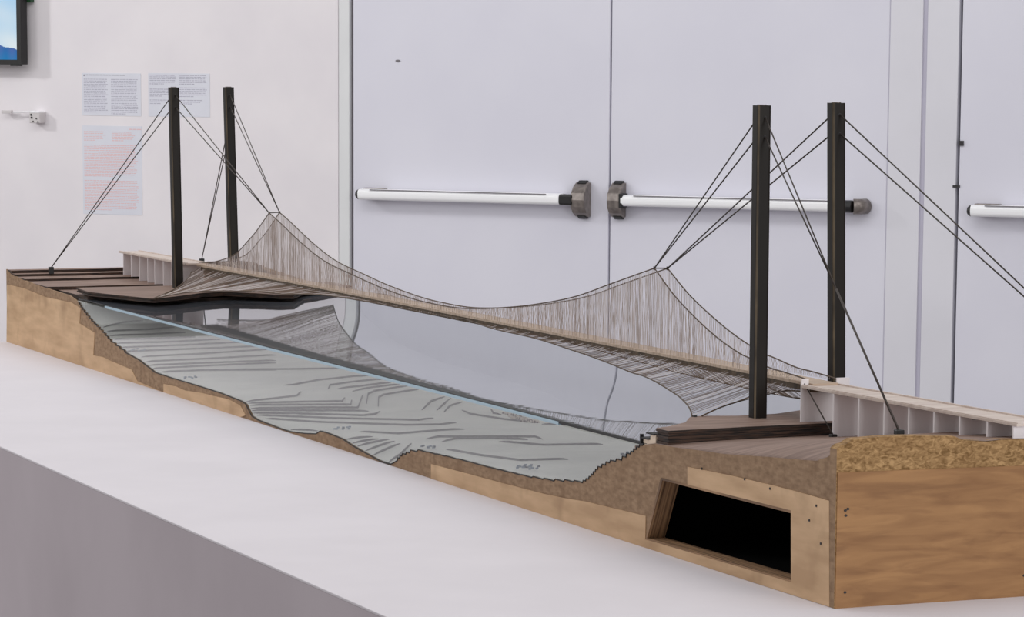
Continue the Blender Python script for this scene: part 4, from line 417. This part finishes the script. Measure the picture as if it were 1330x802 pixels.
# ------------------------------------------------------------------ bridge model
root=empty('bridge_model',(-2.3,.29,.9),'long wooden architectural model of a net suspension bridge over an acrylic strait','architectural model')
PROF=D['PROF']
# small sawn steps along the acrylic cut
def stair(P):
    out=[]
    for i,(x,z) in enumerate(P):
        if i and (-1.69<x<-.63 or -3.86<x<-3.40):
            x0,z0=P[i-1]; dx,dz=x-x0,z-z0
            n=max(1,int(round(max(abs(dx)/.05,abs(dz)/.0055))))
            if abs(dz)>.0008:
                for k in range(1,n+1):
                    if dz<0: out.append((x0+dx*(k-.15)/n,z0+dz*(k-1)/n))
                    else: out.append((x0+dx*(k-.85)/n,z0+dz*k/n))
                    out.append((x0+dx*k/n,z0+dz*k/n))
                continue
        out.append((x,z))
    return out
PS=stair(PROF)
OPEN=D['OPEN']
# carcass: front board with the opening, back, end and bottom boards
b=MB()
b.prism([[(-4.6,.9),(0,.9)]+[p for p in reversed(PS)],OPEN],0,.0042,XZ)
b.box(-4.6,-.02,.02,.68,.9002,.9012)
b.prism([[(-4.6,.9),(0,.9),(0,1.064),(-.545,1.05),(-.66,1.057),(-3.9,1.057),(-4.6,1.088)]],.68,.70,XZ)
b.box(-4.6,-4.58,.02,.69,.9005,1.088)
base=b.build('wooden_base',M['chip'],root)
ET=D['ENDTOP']+[(.36,1.119),(.69,1.066),(.70,1.066)]
ET[0]=(0.0,1.121)
ET2=[(-.0008,ET[0][1])]+ET[1:]
b=MB(); b.prism([[(-.0008,.9002),(.70,.9002)]+list(reversed(ET2))],-.019,.0005,YZ); eb=b.build('end_board',[M['chipend'],M['chip']],base)
for p in eb.data.polygons: p.material_index=1 if p.normal.y<-.7 else 0
b=MB(); b.prism([[(.0005,.9),(.70,.9),(.70,1.0838),(.30,1.0862),(.15,1.0876),(.0005,1.0890)]],.0004,.0022,YZ); b.build('end_panel',M['plyend'],base)
for k in ('PLY1','PLY2','PLY3','PLY4'):
    b=MB(); b.prism([D[k]],-.0012,.001,XZ); b.build('plywood_panel',M['ply'],base)
# plywood reveal round the opening and the dark cavity behind
b=MB()
ins=[(OPEN[0][0]+.006,OPEN[0][1]-.003),(OPEN[1][0]-.001,OPEN[1][1]-.004),(OPEN[2][0]-.001,OPEN[2][1]+.002),(OPEN[3][0]+.006,OPEN[3][1]+.002)]
b.prism([OPEN,ins],-.0006,.03,XZ); b.build('opening_frame',M['plyedge'],base)
b=MB(); x0,x1,z0,z1=-.64,-.10,.9025,1.045
v=[(x0,.03,z0),(x1,.03,z0),(x1,.03,z1),(x0,.03,z1),(x0,.34,z0),(x1,.34,z0),(x1,.34,z1),(x0,.34,z1)]
b.add(v,[(4,5,6,7),(0,1,5,4),(1,2,6,5),(2,3,7,6),(3,0,4,7)]); b.build('dark_cavity',M['cavity'],base)
b=MB(); b.box(-.36,-.2,.12,.3,.903,.925); b.build('cavity_block',M['cavity'],base)
# nail heads and screws
nh=[((-.30,1.068)),((-.165,1.061)),((-.23,1.0645))]
for (x,z) in [(-.419,1.046),(-.277,1.047),(-.196,1.043),(-.075,1.013),(-.055,1.036),(-.04,.985)]:
    b=MB(); b.prism([[(x+.0018*math.cos(k*.785),z+.0018*math.sin(k*.785)) for k in range(8)]],-.0022,-.001,XZ); b.build('nail_head',M['gap'],base)
for (y,z) in [(.013,1.036),(.017,1.038),(.014,1.029),(.015,.922),(.3,.93)]:
    b=MB(); b.prism([[(y+.0022*math.cos(k*.785),z+.0018*math.sin(k*.785)) for k in range(8)]],.002,.003,YZ); b.build('screw',M['gap'],base)

# ---- near bank (right): ground, raised slab
FP=[p for p in PROF if p[0]>-.66]
def endz(y): return lerp(ET,y)
def frontz(x): return lerp(FP,x)
def ground(x,y):
    zf=frontz(x); ze=endz(y)
    mid=lerp([(-.66,1.060),(-.55,1.0705),(-.49,1.0755),(-.42,1.083),(-.35,1.091),(-.28,1.101),(-.21,1.111),(-.146,1.1135),(-.076,1.1175),(0,1.123)],x)
    mid=max(1.062,mid-max(0,y-.34)*.17)
    wf=math.exp(-y/.07); we=math.exp(x/.05)
    o=ze*we+mid*(1-we)
    return zf*wf+o*(1-wf)
b=MB(); nx,ny=66,60; v=[]
X0,X1,Y0,Y1=-.66,-.0005,.0005,.699
for j in range(ny+1):
    for i in range(nx+1):
        x=X0+(X1-X0)*i/nx; y=Y0+(Y1-Y0)*j/ny; v.append((x,y,ground(x,y)+.0006))
f=[(j*(nx+1)+i,j*(nx+1)+i+1,(j+1)*(nx+1)+i+1,(j+1)*(nx+1)+i) for j in range(ny) for i in range(nx)]
n0=len(v); v+=[(v[i][0],v[i][1],v[i][2]-.03) for i in range(nx+1)]; f+=[(i,i+1,n0+i+1,n0+i) for i in range(nx)]
b.add(v,f); near=b.build('near_bank',M['walnut'],root,smooth=True)
SL=[(-.545,.002),(-.585,.001),(-.604,.033),(-.646,.08),(-.705,.115),(-.722,.128),(-.722,.15),(-.705,.2),(-.71,.27),(-.75,.34),(-.87,.43),(-.87,.45),(-.72,.475),(-.56,.46),(-.56,.3),(-.556,.15)]
def slab(poly,z0,z1,nl,parent,name='plateau_slab',topmat=None):
    b=MB(); h=(z1-z0)/nl
    for k in range(nl):
        g=random.uniform(-.002,.001) if k<nl-1 else 0
        cx=sum(p[0] for p in poly)/len(poly); cy=sum(p[1] for p in poly)/len(poly)
        pp=[(p[0]+(cx-p[0])*(.012 if k%2 else .004 if k<nl-1 else 0),p[1]+(cy-p[1])*(.012 if k%2 else .004 if k<nl-1 else 0)) for p in poly]
        b.prism([pp],z0+h*k,z0+h*(k+1)-.0004,XY)
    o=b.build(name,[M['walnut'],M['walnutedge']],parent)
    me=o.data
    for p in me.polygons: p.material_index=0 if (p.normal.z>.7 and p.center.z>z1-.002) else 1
    return o
slab(SL,1.066,1.0895,5,near)
b=MB(); b.box(-.632,-.588,.002,.03,1.058,1.0685); b.box(-.607,-.588,.002,.03,1.0685,1.0775); b.build('packing_block',M['foam'],near)
b=MB(); b.box(-.638,-.612,-.001,.03,1.0685,1.0705); b.box(-.617,-.59,-.001,.03,1.0775,1.0795); b.box(-.6395,-.6355,-.001,.004,1.056,1.0745); b.build('packing_edge',M['edgeline'],near)

# ---- far bank (left): stepped terraces and slab
b=MB(); b.prism([[(-4.58,.0275),(-3.91,.0275),(-3.87,.1),(-3.80,.3),(-3.80,.6),(-3.9,.68),(-4.58,.68)]],1.05,1.0635,XY)
far=b.build('far_bank',[M['walnut'],M['walnutedge']],root)
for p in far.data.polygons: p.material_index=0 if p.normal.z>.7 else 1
def terrace(xf,xb,z0,z1):
    poly=[(-4.598,.001),(xf,.001)]
    for k in range(1,9):
        y=.698*k/9; poly.append((xf+(xb-xf)*k/9+.006*math.sin(k*2.1+xf*9),y))
    poly+=[(xb,.698),(-4.598,.698)]
    b=MB(); b.prism([poly],z0,z1,XY); o=b.build('terrace',[M['walnut'],M['walnutedge']],far)
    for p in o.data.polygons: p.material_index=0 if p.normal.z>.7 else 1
terrace(-4.185,-4.205,1.0635,1.0715); terrace(-4.405,-4.43,1.0715,1.0772); terrace(-4.505,-4.51,1.0772,1.0832); terrace(-4.548,-4.56,1.0832,1.0905)
slab([(-4.02,.03),(-3.874,.019),(-3.75,.053),(-3.612,.098),(-3.60,.108),(-3.66,.18),(-3.75,.27),(-3.772,.33),(-3.70,.39),(-3.628,.43),(-3.62,.46),(-3.75,.53),(-3.87,.699),(-4.03,.699)],1.0695,1.080,3,far)
b=MB(); b.prism([[(-4.598,1.064),(-4.15,1.064),(-4.2,1.088),(-4.262,1.099),(-4.335,1.1135),(-4.45,1.111),(-4.598,1.097)]],.505,.60,XZ); b.build('back_hill',M['walnutedge'],far)

# ---- seabed behind the acrylic
SX0,SDX,SZ=D['SEA_X0'],D['SEA_DX'],D['SEA_Z']
def seaprof(x):
    k=(x-SX0)/SDX; k=max(0,min(len(SZ)-1.001,k)); i=int(k); t=k-i
    return SZ[i]*(1-t)+SZ[i+1]*t
def sea(x,y):
    z0=seaprof(x-.10*y); flat=.945+.02*math.sin(2.1*x+4*y)
    w=min(1,y/.5)*.45*min(1,max(0,(x+3.6)/.5))*min(1,max(0,(-.85-x)/.3))
    return z0*(1-w)+flat*w
b=MB(); nx,ny=330,40; v=[]
for j in range(ny+1):
    for i in range(nx+1):
        x=-3.98+(-.60+3.98)*i/nx; y=.0045+(.679-.0045)*j/ny; v.append((x,y,sea(x,y)))
f=[(j*(nx+1)+i,j*(nx+1)+i+1,(j+1)*(nx+1)+i+1,(j+1)*(nx+1)+i) for j in range(ny) for i in range(nx)]
b.add(v,f); seabed=b.build('seabed',M['seabed'],root,smooth=True)
b=MB(); b.box(-3.95,-.62,.6785,.6798,.9015,1.056); b.build('back_lining',M['seabed'],seabed)
for pts in D['CONT']:
    # the raised edge of one cut contour sheet: a low riser that follows the contour
    b=MB(); h=.0038; q=[(p[0],max(p[1],.006)) for p in pts]
    n=len(q); vs=[]
    for i,(x,y) in enumerate(q):
        a=q[max(0,i-1)]; c=q[min(n-1,i+1)]; dx,dy=c[0]-a[0],c[1]-a[1]; L=math.hypot(dx,dy) or 1
        nxx,nyy=-dy/L*.0010,dx/L*.0010
        tp=min(1,i/2+.3,(n-1-i)/2+.3)
        z=sea(x,y)
        vs+= [(x-nxx,y-nyy,max(z-.003,.9012)),(x+nxx,y+nyy,max(z-.003,.9012)),(x+nxx,y+nyy,z+h*tp),(x-nxx,y-nyy,z+h*tp)]
    fs=[]
    for i in range(n-1):
        for k in range(4): fs.append((4*i+k,4*i+(k+1)%4,4*i+4+(k+1)%4,4*i+4+k))
    fs+=[(0,1,2,3),(4*n-4,4*n-3,4*n-2,4*n-1)]
    b.add(vs,fs); b.build('contour_step',M['contour'],seabed)
for (x,y,z) in D['LAB']:
    b=MB()
    for k in range(3):
        xx=x+.002*k; yy=y+.012*k
        for s in range(3):
            a=random.uniform(-.004,.004); c=random.uniform(0,.012)
            b.box(xx-.001,xx+.001,yy+a,yy+a+.005,sea(xx,yy)+.001+c*.5,sea(xx,yy)+.004+c*.5)
    b.build('depth_mark',M['depthmark'],seabed)
g=D['GRAV']; b=MB()
for k in range(230):
    s,tt=random.random(),random.random()
    x=(g[0][0]*(1-s)+g[1][0]*s)*(1-tt)+(g[3][0]*(1-s)+g[2][0]*s)*tt
    y=(g[0][1]*(1-s)+g[1][1]*s)*(1-tt)+(g[3][1]*(1-s)+g[2][1]*s)*tt
    r=random.uniform(.0022,.004); z=sea(x,y)+r*.5
    m=random.choice((0,0,1))
    vv=[(x+r*random.uniform(.7,1.2),y,z),(x-r,y,z),(x,y+r,z),(x,y-r*random.uniform(.7,1.2),z),(x,y,z+r),(x,y,z-r)]
    b.add(vv,[(0,2,4),(2,1,4),(1,3,4),(3,0,4),(2,0,5),(1,2,5),(3,1,5),(0,3,5)],m)
o=b.build('gravel',[M['gravel1'],M['gravel2']],seabed); o['kind']='stuff'

# ---- acrylic water: gently warped glossy sheet and the clear front pane
WZ=1.0605
def warp(x,y):
    d=y-.22; return -.0020+(WARP_F if d>0 else WARP_N)*.2*math.log(math.cosh(d/.2))
b=MB(); nx,ny=120,30; top=[];bot=[]
WX0,WX1=-3.90,-.625
for j in range(ny+1):
    for i in range(nx+1):
        x=WX0+(WX1-WX0)*i/nx; y=.0042+(.695-.0042)*j/ny; z=WZ+warp(x,y)
        top.append((x,y,z)); bot.append((x,y,z-.004))
K=len(top)
f=[(j*(nx+1)+i,j*(nx+1)+i+1,(j+1)*(nx+1)+i+1,(j+1)*(nx+1)+i) for j in range(ny) for i in range(nx)]
b.add(top,f); water=b.build('water_sheet',M['water'],root,smooth=True)
b=MB(); b.box(-3.655,-.955,-.0012,.0042,WZ-.0045,WZ+.0003); b.build('polished_edge',M['edgeblue'],water)
b=MB(); b.box(-3.90,-.62,.0018,.0058,WZ+.0003,WZ+.0011); b.box(-.955,-.628,-.0008,.0042,WZ-.0022,WZ+.0003); b.build('edge_line',M['edgeline'],water)
pp=[p for p in PS if -3.9<p[0]<-.63]
pp=[(-3.9,PS[4][1])]+pp if False else pp
b=MB(); b.prism([[(pp[0][0],WZ-.0045)]+[p for p in pp if p[1]<WZ-.0048]+[(pp[-1][0],WZ-.0045)]],.0012,.0016,XZ)
pane=b.build('front_pane',M['pane'],root)
b=MB(); b.tube([(p[0],-.0004,p[1]+.0002) for p in pp],.0011,5); b.build('pane_outline',M['edgeline'],pane)
b=MB(); b.box(-3.905,-3.90,.004,.12,1.035,WZ-.001); b.box(-3.90,-3.83,.0005,.0012,1.04,WZ-.004); b.build('pane_end',M['pane'],pane)

# ---- towers
def tower(p0,p1,w=.0234,r=.0045):
    b=MB(); prof=[]
    for (cx,cy,a0) in ((1,1,0),(-1,1,90),(-1,-1,180),(1,-1,270)):
        for k in range(5):
            a=math.radians(a0+90*k/4); prof.append((cx*(w/2-r)+r*math.cos(a),cy*(w/2-r)+r*math.sin(a)))
    n=len(prof); p0,p1=Vector(p0),Vector(p1)
    v=[];f=[]
    for p in (p0,p1):
        for (x,y) in prof: v.append((p.x+x,p.y+y,p.z))
    for k in range(n): f.append((k,(k+1)%n,n+(k+1)%n,n+k))
    f+=[tuple(range(n)),tuple(range(n,2*n))]
    b.add(v,f,0); o=b.build('tower',[M['bronze'],M['cornerlit']],root)
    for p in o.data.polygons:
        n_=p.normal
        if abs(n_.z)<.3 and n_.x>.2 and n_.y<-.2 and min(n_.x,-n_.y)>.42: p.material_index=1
    # holes for the stays and a small open top
    for dz in HOLES:
        c=p0.lerp(p1,(p1.z-dz-p0.z)/(p1.z-p0.z))
        for s in (1,-1):
            h=MB(); h.tube([(c.x+s*(w/2-.001),c.y,c.z),(c.x+s*(w/2+.0006),c.y,c.z)],.0022,8); h.build('stay_hole',M['gap'],o)
    h=MB(); h.tube([(p1.x,p1.y,p1.z-.001),(p1.x,p1.y,p1.z+.0012)],.0075,14); h.build('top_plug',M['bracket'],o)
    return p0,p1
HOLES=(.018,.048)
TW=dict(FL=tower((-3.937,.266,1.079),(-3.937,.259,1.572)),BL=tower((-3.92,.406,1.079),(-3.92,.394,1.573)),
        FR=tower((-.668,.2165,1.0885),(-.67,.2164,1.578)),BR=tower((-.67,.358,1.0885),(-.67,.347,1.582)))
def at_tower(k,dz,side):
    p0,p1=TW[k]; c=p0.lerp(p1,(p1.z-dz-p0.z)/(p1.z-p0.z)); return Vector((c.x+side*.0117,c.y,c.z))
# ---- curves of the net
def yc(x): return .288+(-.67-x)*.0147
HW=.018
CF=[(-3.93,yc(-3.93)-HW,1.1425)]+[tuple(p) for p in D['CF1'][:-1]]+[tuple(D['CF2'][0])]
LF=Vector(D['CF2'][0]); RF=Vector(D['CF2'][-1])
segF=[spline(CF,60),spline(D['CF2'],160),spline([p for p in D['CF3']]+[(-.59,.262,1.1545)],60)]
def backed(pts): return [Vector((p[0]-.028*0,p[1]+2*HW,p[2])) for p in pts]
LB=Vector((-3.3897,.346,1.2894)); RB=Vector((-1.2118,.314,1.290))
def backcurve(pts,a,a2,b_,b2):
    # the rear cable: same sag as the front one, ends moved from a to a2 and b_ to b2
    n=len(pts)-1; out=[]
    for i,p in enumerate(pts):
        t=i/n; out.append(p+(a2-a)*(1-t)+(b2-b_)*t)
    return out
E0,E1=segF[0][0],segF[2][-1]
segB=[backcurve(segF[0],E0,Vector((-3.93,yc(-3.93)+HW,1.1425)),LF,LB),backcurve(segF[1],LF,LB,RF,RB),backcurve(segF[2],RF,RB,E1,Vector((-.59,.317,1.1535)))]
def zdeck(x): return lerp([(-4,1.1365),(-3.6,1.140),(-3.2,1.1435),(-2,1.1468),(-1,1.1495),(-.59,1.1495)],x)
# deck ribbon
def ribbon(name,x0,x1,hw,ztop,zbot,mt,parent,n=120):
    b=MB(); v=[]
    for i in range(n+1):
        x=x0+(x1-x0)*i/n
        for (sy,dz) in ((-1,zbot),(1,zbot),(1,ztop),(-1,ztop)): v.append((x,yc(x)+sy*hw,zdeck(x)+dz))
    f=[]
    for i in range(n):
        for k in range(4): f.append((4*i+k,4*i+(k+1)%4,4*i+4+(k+1)%4,4*i+4+k))
    f+=[(0,1,2,3),(4*n,4*n+1,4*n+2,4*n+3)]
    b.add(v,f); return b.build(name,mt,parent)
deck=ribbon('deck',-3.935,-.575,.0225,0,-.0045,M['deck'],root)
ribbon('girder',-3.9,-.575,.0215,-.0046,-.0135,M['girder'],deck)
# upper nets: cables + hangers
def upper(segs,side):
    b=MB()
    for s in segs: b.tube(s,.00115,5)
    net=b.build('upper_net',M['cablenet'],root)
    b=MB(); pts=[p for s in segs for p in s]
    b2=0
    tab=[(p.x,p.z) for p in sorted(pts,key=lambda p:p.x)]
    taby=[(p.x,p.y) for p in sorted(pts,key=lambda p:p.x)]
    x=-3.86
    while x<-.63:
        z1=lerp(tab,x); y1=lerp(taby,x); z0=zdeck(x); y0=y1
        if z1-z0>.004:
            zs=[z0+(z1-z0)*k/5 for k in range(6)]
            P=[]
            for k,z in enumerate(zs):
                t=k/5; jx=random.uniform(-.0012,.0012) if 0<k<5 else 0
                P.append((x+jx,y0+(y1-y0)*t+jx*.3,z))
            b.tube(P,random.uniform(.00034,.00056),4,random.choice((0,1)),cap=False)
        x+=random.uniform(.0036,.0062)
    b.build('hangers',[M['thread'],M['threadpale']],net)
    return net
upper(segF,-1); upper(segB,1)
for (p,q) in ((LF,LB),(RF,RB)):
    b=MB(); b.tube([p,q],.0012,6); b.tube([p-Vector((0,0,.003)),p+Vector((0,0,.003))],.0022,6); b.tube([q-Vector((0,0,.003)),q+Vector((0,0,.003))],.0022,6); b.build('net_spreader',M['cable'],root)
# lower nets
def lower(outer,inner,side,xa,xb,n=260):
    """outer: from midspan to anchor; inner: from deck end to the anchor"""
    O=spline(outer,200); I=spline(inner,60)
    b=MB(); b.tube(O,.0012,5); b.tube(I,.0013,5)
    net=b.build('lower_net',M['cablenet'],root)
    b=MB()
    dr=1 if xb>xa else -1
    x0=O[-1].x-dr*.07
    def u_at(x):
        lo,hi=0,200
        while hi-lo>1:
            m=(lo+hi)//2
            if (O[m].x-x)*dr<0: lo=m
            else: hi=m
        d=O[hi].x-O[lo].x
        return (lo+(max(0,min(1,(x-O[lo].x)/d)) if abs(d)>1e-9 else 0))/200
    u0=u_at(x0)
    for i in range(n):
        t=(i+random.uniform(-.35,.35))/n; x=xa+(xb-xa)*max(0,min(1,t))
        xm=xb-dr*.10
        if (x-x0)*dr<0: u=u_at(x)
        else: u=u0+(1-u0)*max(0,min(1,(x-x0)/(xm-x0) if abs(xm-x0)>1e-6 else 1))
        k=min(.9999,u)*200; j=int(k); p=O[j].lerp(O[j+1],k-j)
        if (x-xm)*dr>0:
            k=(1-min(.999,.25+.75*(x-xm)/(xb-xm)))*60; j=min(59,int(k)); p=I[j].lerp(I[j+1],k-j)
        q=Vector((x,yc(x)+side*.021,zdeck(x)-.009))
        mid=[p.lerp(q,t)+Vector((random.uniform(-.0012,.0012),random.uniform(-.0008,.0008),random.uniform(-.0005,.0005)-(0.0015*math.sin(math.pi*t)))) for t in (.33,.66)]
        b.tube([p]+mid+[q],random.uniform(.00032,.00048),4,random.choice((0,0,1)),cap=False)
    b.build('net_threads',[M['threadlow'],M['threadpale']],net)
LN=[tuple(p) for p in D['LN'][1:]]; x=-2.15
LNf=[(-2.35,yc(-2.35)-.019,1.1395),(-2.1,yc(-2.1)-.021,1.1385)]+[(p[0],p[1],p[2]) for p in LN]
LNI=[(-.60,.268,1.135)]+[tuple(p) for p in reversed(D['LNI'][:-1])]
LNI[-1]=(-.709,.139,1.0905)
lower(LNf,LNI,-1,-2.3,-.60)
BN=[(-2.35,yc(-2.35)+.019,1.137)]+[tuple(p) for p in D['BN']]+[(-.875,.437,1.0905)]
BNI=[(-.60,.325,1.137),(-.66,.345,1.122),(-.74,.375,1.108),(-.82,.42,1.097),(-.868,.445,1.0905)]
lower(BN,BNI,1,-2.3,-.60)
LO=[(-2.0,yc(-2.0)-.019,1.1395)]+[tuple(p) for p in reversed(D['LO'])]
LI=[tuple(p) for p in reversed(D['LI'])]
lower(LO,LI,-1,-2.1,-3.93)
BO=[(-2.0,yc(-2.0)+.019,1.1375)]+[(p[0]-.02,2*yc(p[0])-p[1],p[2]-.004) for p in reversed(D['LO'])]
BI=[(p[0]-.02,2*yc(p[0])-p[1],p[2]-.002) for p in reversed(D['LI'])]
lower(BO,BI,1,-2.1,-3.93)
# ---- stays
AFR=(-.222,.2205,1.1145); ABR=(-.03,.555,1.131); AFL=(-4.51,.097,1.0985); ABL=(-4.55,.52,1.1108)
def stay(a,b_,r=.0012):
    b=MB(); b.tube([a,b_],r,6); b.build('stay_cable',M['cable'],root,smooth=True)
for dz in HOLES:
    stay(at_tower('FR',dz,-1),RF); stay(at_tower('BR',dz,-1),RB); stay(at_tower('FL',dz,1),LF); stay(at_tower('BL',dz,1),LB)
    stay(at_tower('FL',dz,-1),AFL); stay(at_tower('BR',dz,1),ABR)
# front right backstays run together before the anchor
K=Vector((-.659,.2164,1.544)).lerp(Vector(AFR),.55)
for dz in HOLES: stay(at_tower('FR',dz,1),K)
stay(K,AFR,.0019)
for dz in (.098,.128): stay(at_tower('BL',dz,-1),ABL)
stay((-.588,.256,1.149),(-.49,.256,1.079),.0011)
def anchor(p,w,h,z0):
    b=MB(); b.box(p[0]-w,p[0]+w,p[1]-w,p[1]+w,z0,p[2]+h); b.build('cable_anchor',M['black'],root,bevel=.001)
anchor(AFR,.006,.002,1.105); anchor(ABR,.006,.004,1.115); anchor(AFL,.006,.002,1.0825 if False else 1.0822); anchor(ABL,.006,.002,1.095); anchor((-.49,.256,1.078),.005,.002,1.068)
anchor((-.712,.128,1.091),.003,.001,1.088)
# ---- approach viaducts: deck slab on transverse frosted panels
def viaduct(x0,x1,yfun,wd,zt0,zt1,panels,ears):
    b=MB()
    def bar(ya,yb,za,zb):
        v=[]
        for dz in (za,zb):
            v+=[(x0,yfun(x0)+ya,zt0+dz),(x1,yfun(x1)+ya,zt1+dz),(x1,yfun(x1)+yb,zt1+dz),(x0,yfun(x0)+yb,zt0+dz)]
        b.add(v,[(3,2,1,0),(4,5,6,7),(0,1,5,4),(1,2,6,5),(2,3,7,6),(3,0,4,7)])
    bar(0,wd,-.0035,0); bar(.002,.006,0,.0016); bar(wd-.006,wd-.002,0,.0022)
    vd=b.build('approach_viaduct',M['viaduct'],root)
    for i,(x,zb,slot) in enumerate(panels):
        y0=yfun(x)+.0005; y1=y0+wd-.001
        zt=zt0+(zt1-zt0)*(x-x0)/(x1-x0)-.0036
        outer=[(y0,zb),(y1,zb),(y1,zt),(y0,zt)]
        b=MB()
        if slot: # small notch under the deck
            ym=y0+.020+.003*(i%3); outer=[(y0,zb),(y1,zb),(y1,zt),(ym+.011,zt),(ym+.011,zt-.0055),(ym,zt-.0055),(ym,zt),(y0,zt)]
        b.prism([outer],x-.0035,x,YZ)
        if ears and i==0:
            b.box(x-.0035,x,y0,y0+.0125,zt,zt+.0135); b.box(x-.0035,x,y1-.001,y1+.0215,zb+.02,zt+.0135)
        b.build('pier_panel',M['panel'],vd)
        if slot:
            b=MB(); b.box(x-.0045,x-.0036,ym,ym+.011,zt-.0055,zt-.0005); b.build('notch_back',M['gap'] if i in (1,5,6,7) else M['barwhite'],vd)
viaduct(-.588,-.004,lambda x:.2505+(x+.588)*.06,.064,1.1462,1.1446,[(-.587,1.0885,0),(-.491,1.0735,1),(-.418,1.080,1),(-.347,1.088,1),(-.28,1.098,1),(-.2126,1.109,1),(-.146,1.112,1),(-.076,1.115,1),(-.012,1.120,0)],True)
viaduct(-4.53,-3.935,lambda x:.285,.06,1.1370,1.1400,[(-4.486,1.0772,0),(-4.413,1.0772,0),(-4.337,1.0715,0),(-4.2625,1.0715,0),(-4.2,1.0715,0),(-4.1245,1.0640,0),(-4.05,1.0640,0),(-3.975,1.0798,0)],False)

# ------------------------------------------------------------------ light
w=bpy.data.worlds.new('room_light'); scene.world=w; w.use_nodes=True
bg=w.node_tree.nodes['Background']; bg.inputs['Color'].default_value=(1,.985,.99,1); bg.inputs['Strength'].default_value=WORLD
def area(name,loc,target,size,size_y,power,col=(1,1,1)):
    l=bpy.data.lights.new(name,'AREA'); l.shape='RECTANGLE'; l.size=size; l.size_y=size_y; l.energy=power; l.color=col
    o=bpy.data.objects.new(name,l); C.objects.link(o); o.location=loc
    o.rotation_euler=(Vector(target)-Vector(loc)).to_track_quat('-Z','Y').to_euler(); return o
for a in LIGHTS: area(*a)
# ------------------------------------------------------------------ camera
cam=bpy.data.cameras.new('camera'); co=bpy.data.objects.new('camera',cam); C.objects.link(co); scene.camera=co
co.matrix_world=Matrix(CAM_M)
cam.sensor_fit='HORIZONTAL'; cam.sensor_width=36; cam.lens=4350/1330*36; cam.shift_y=266.26/1330; cam.clip_end=100
scene.view_settings.view_transform='Standard'; scene.view_settings.look='None'; scene.view_settings.gamma=1; scene.view_settings.exposure=EXPO
scene.view_settings.use_curve_mapping=False
scene.cycles.max_bounces=10; scene.cycles.transparent_max_bounces=24
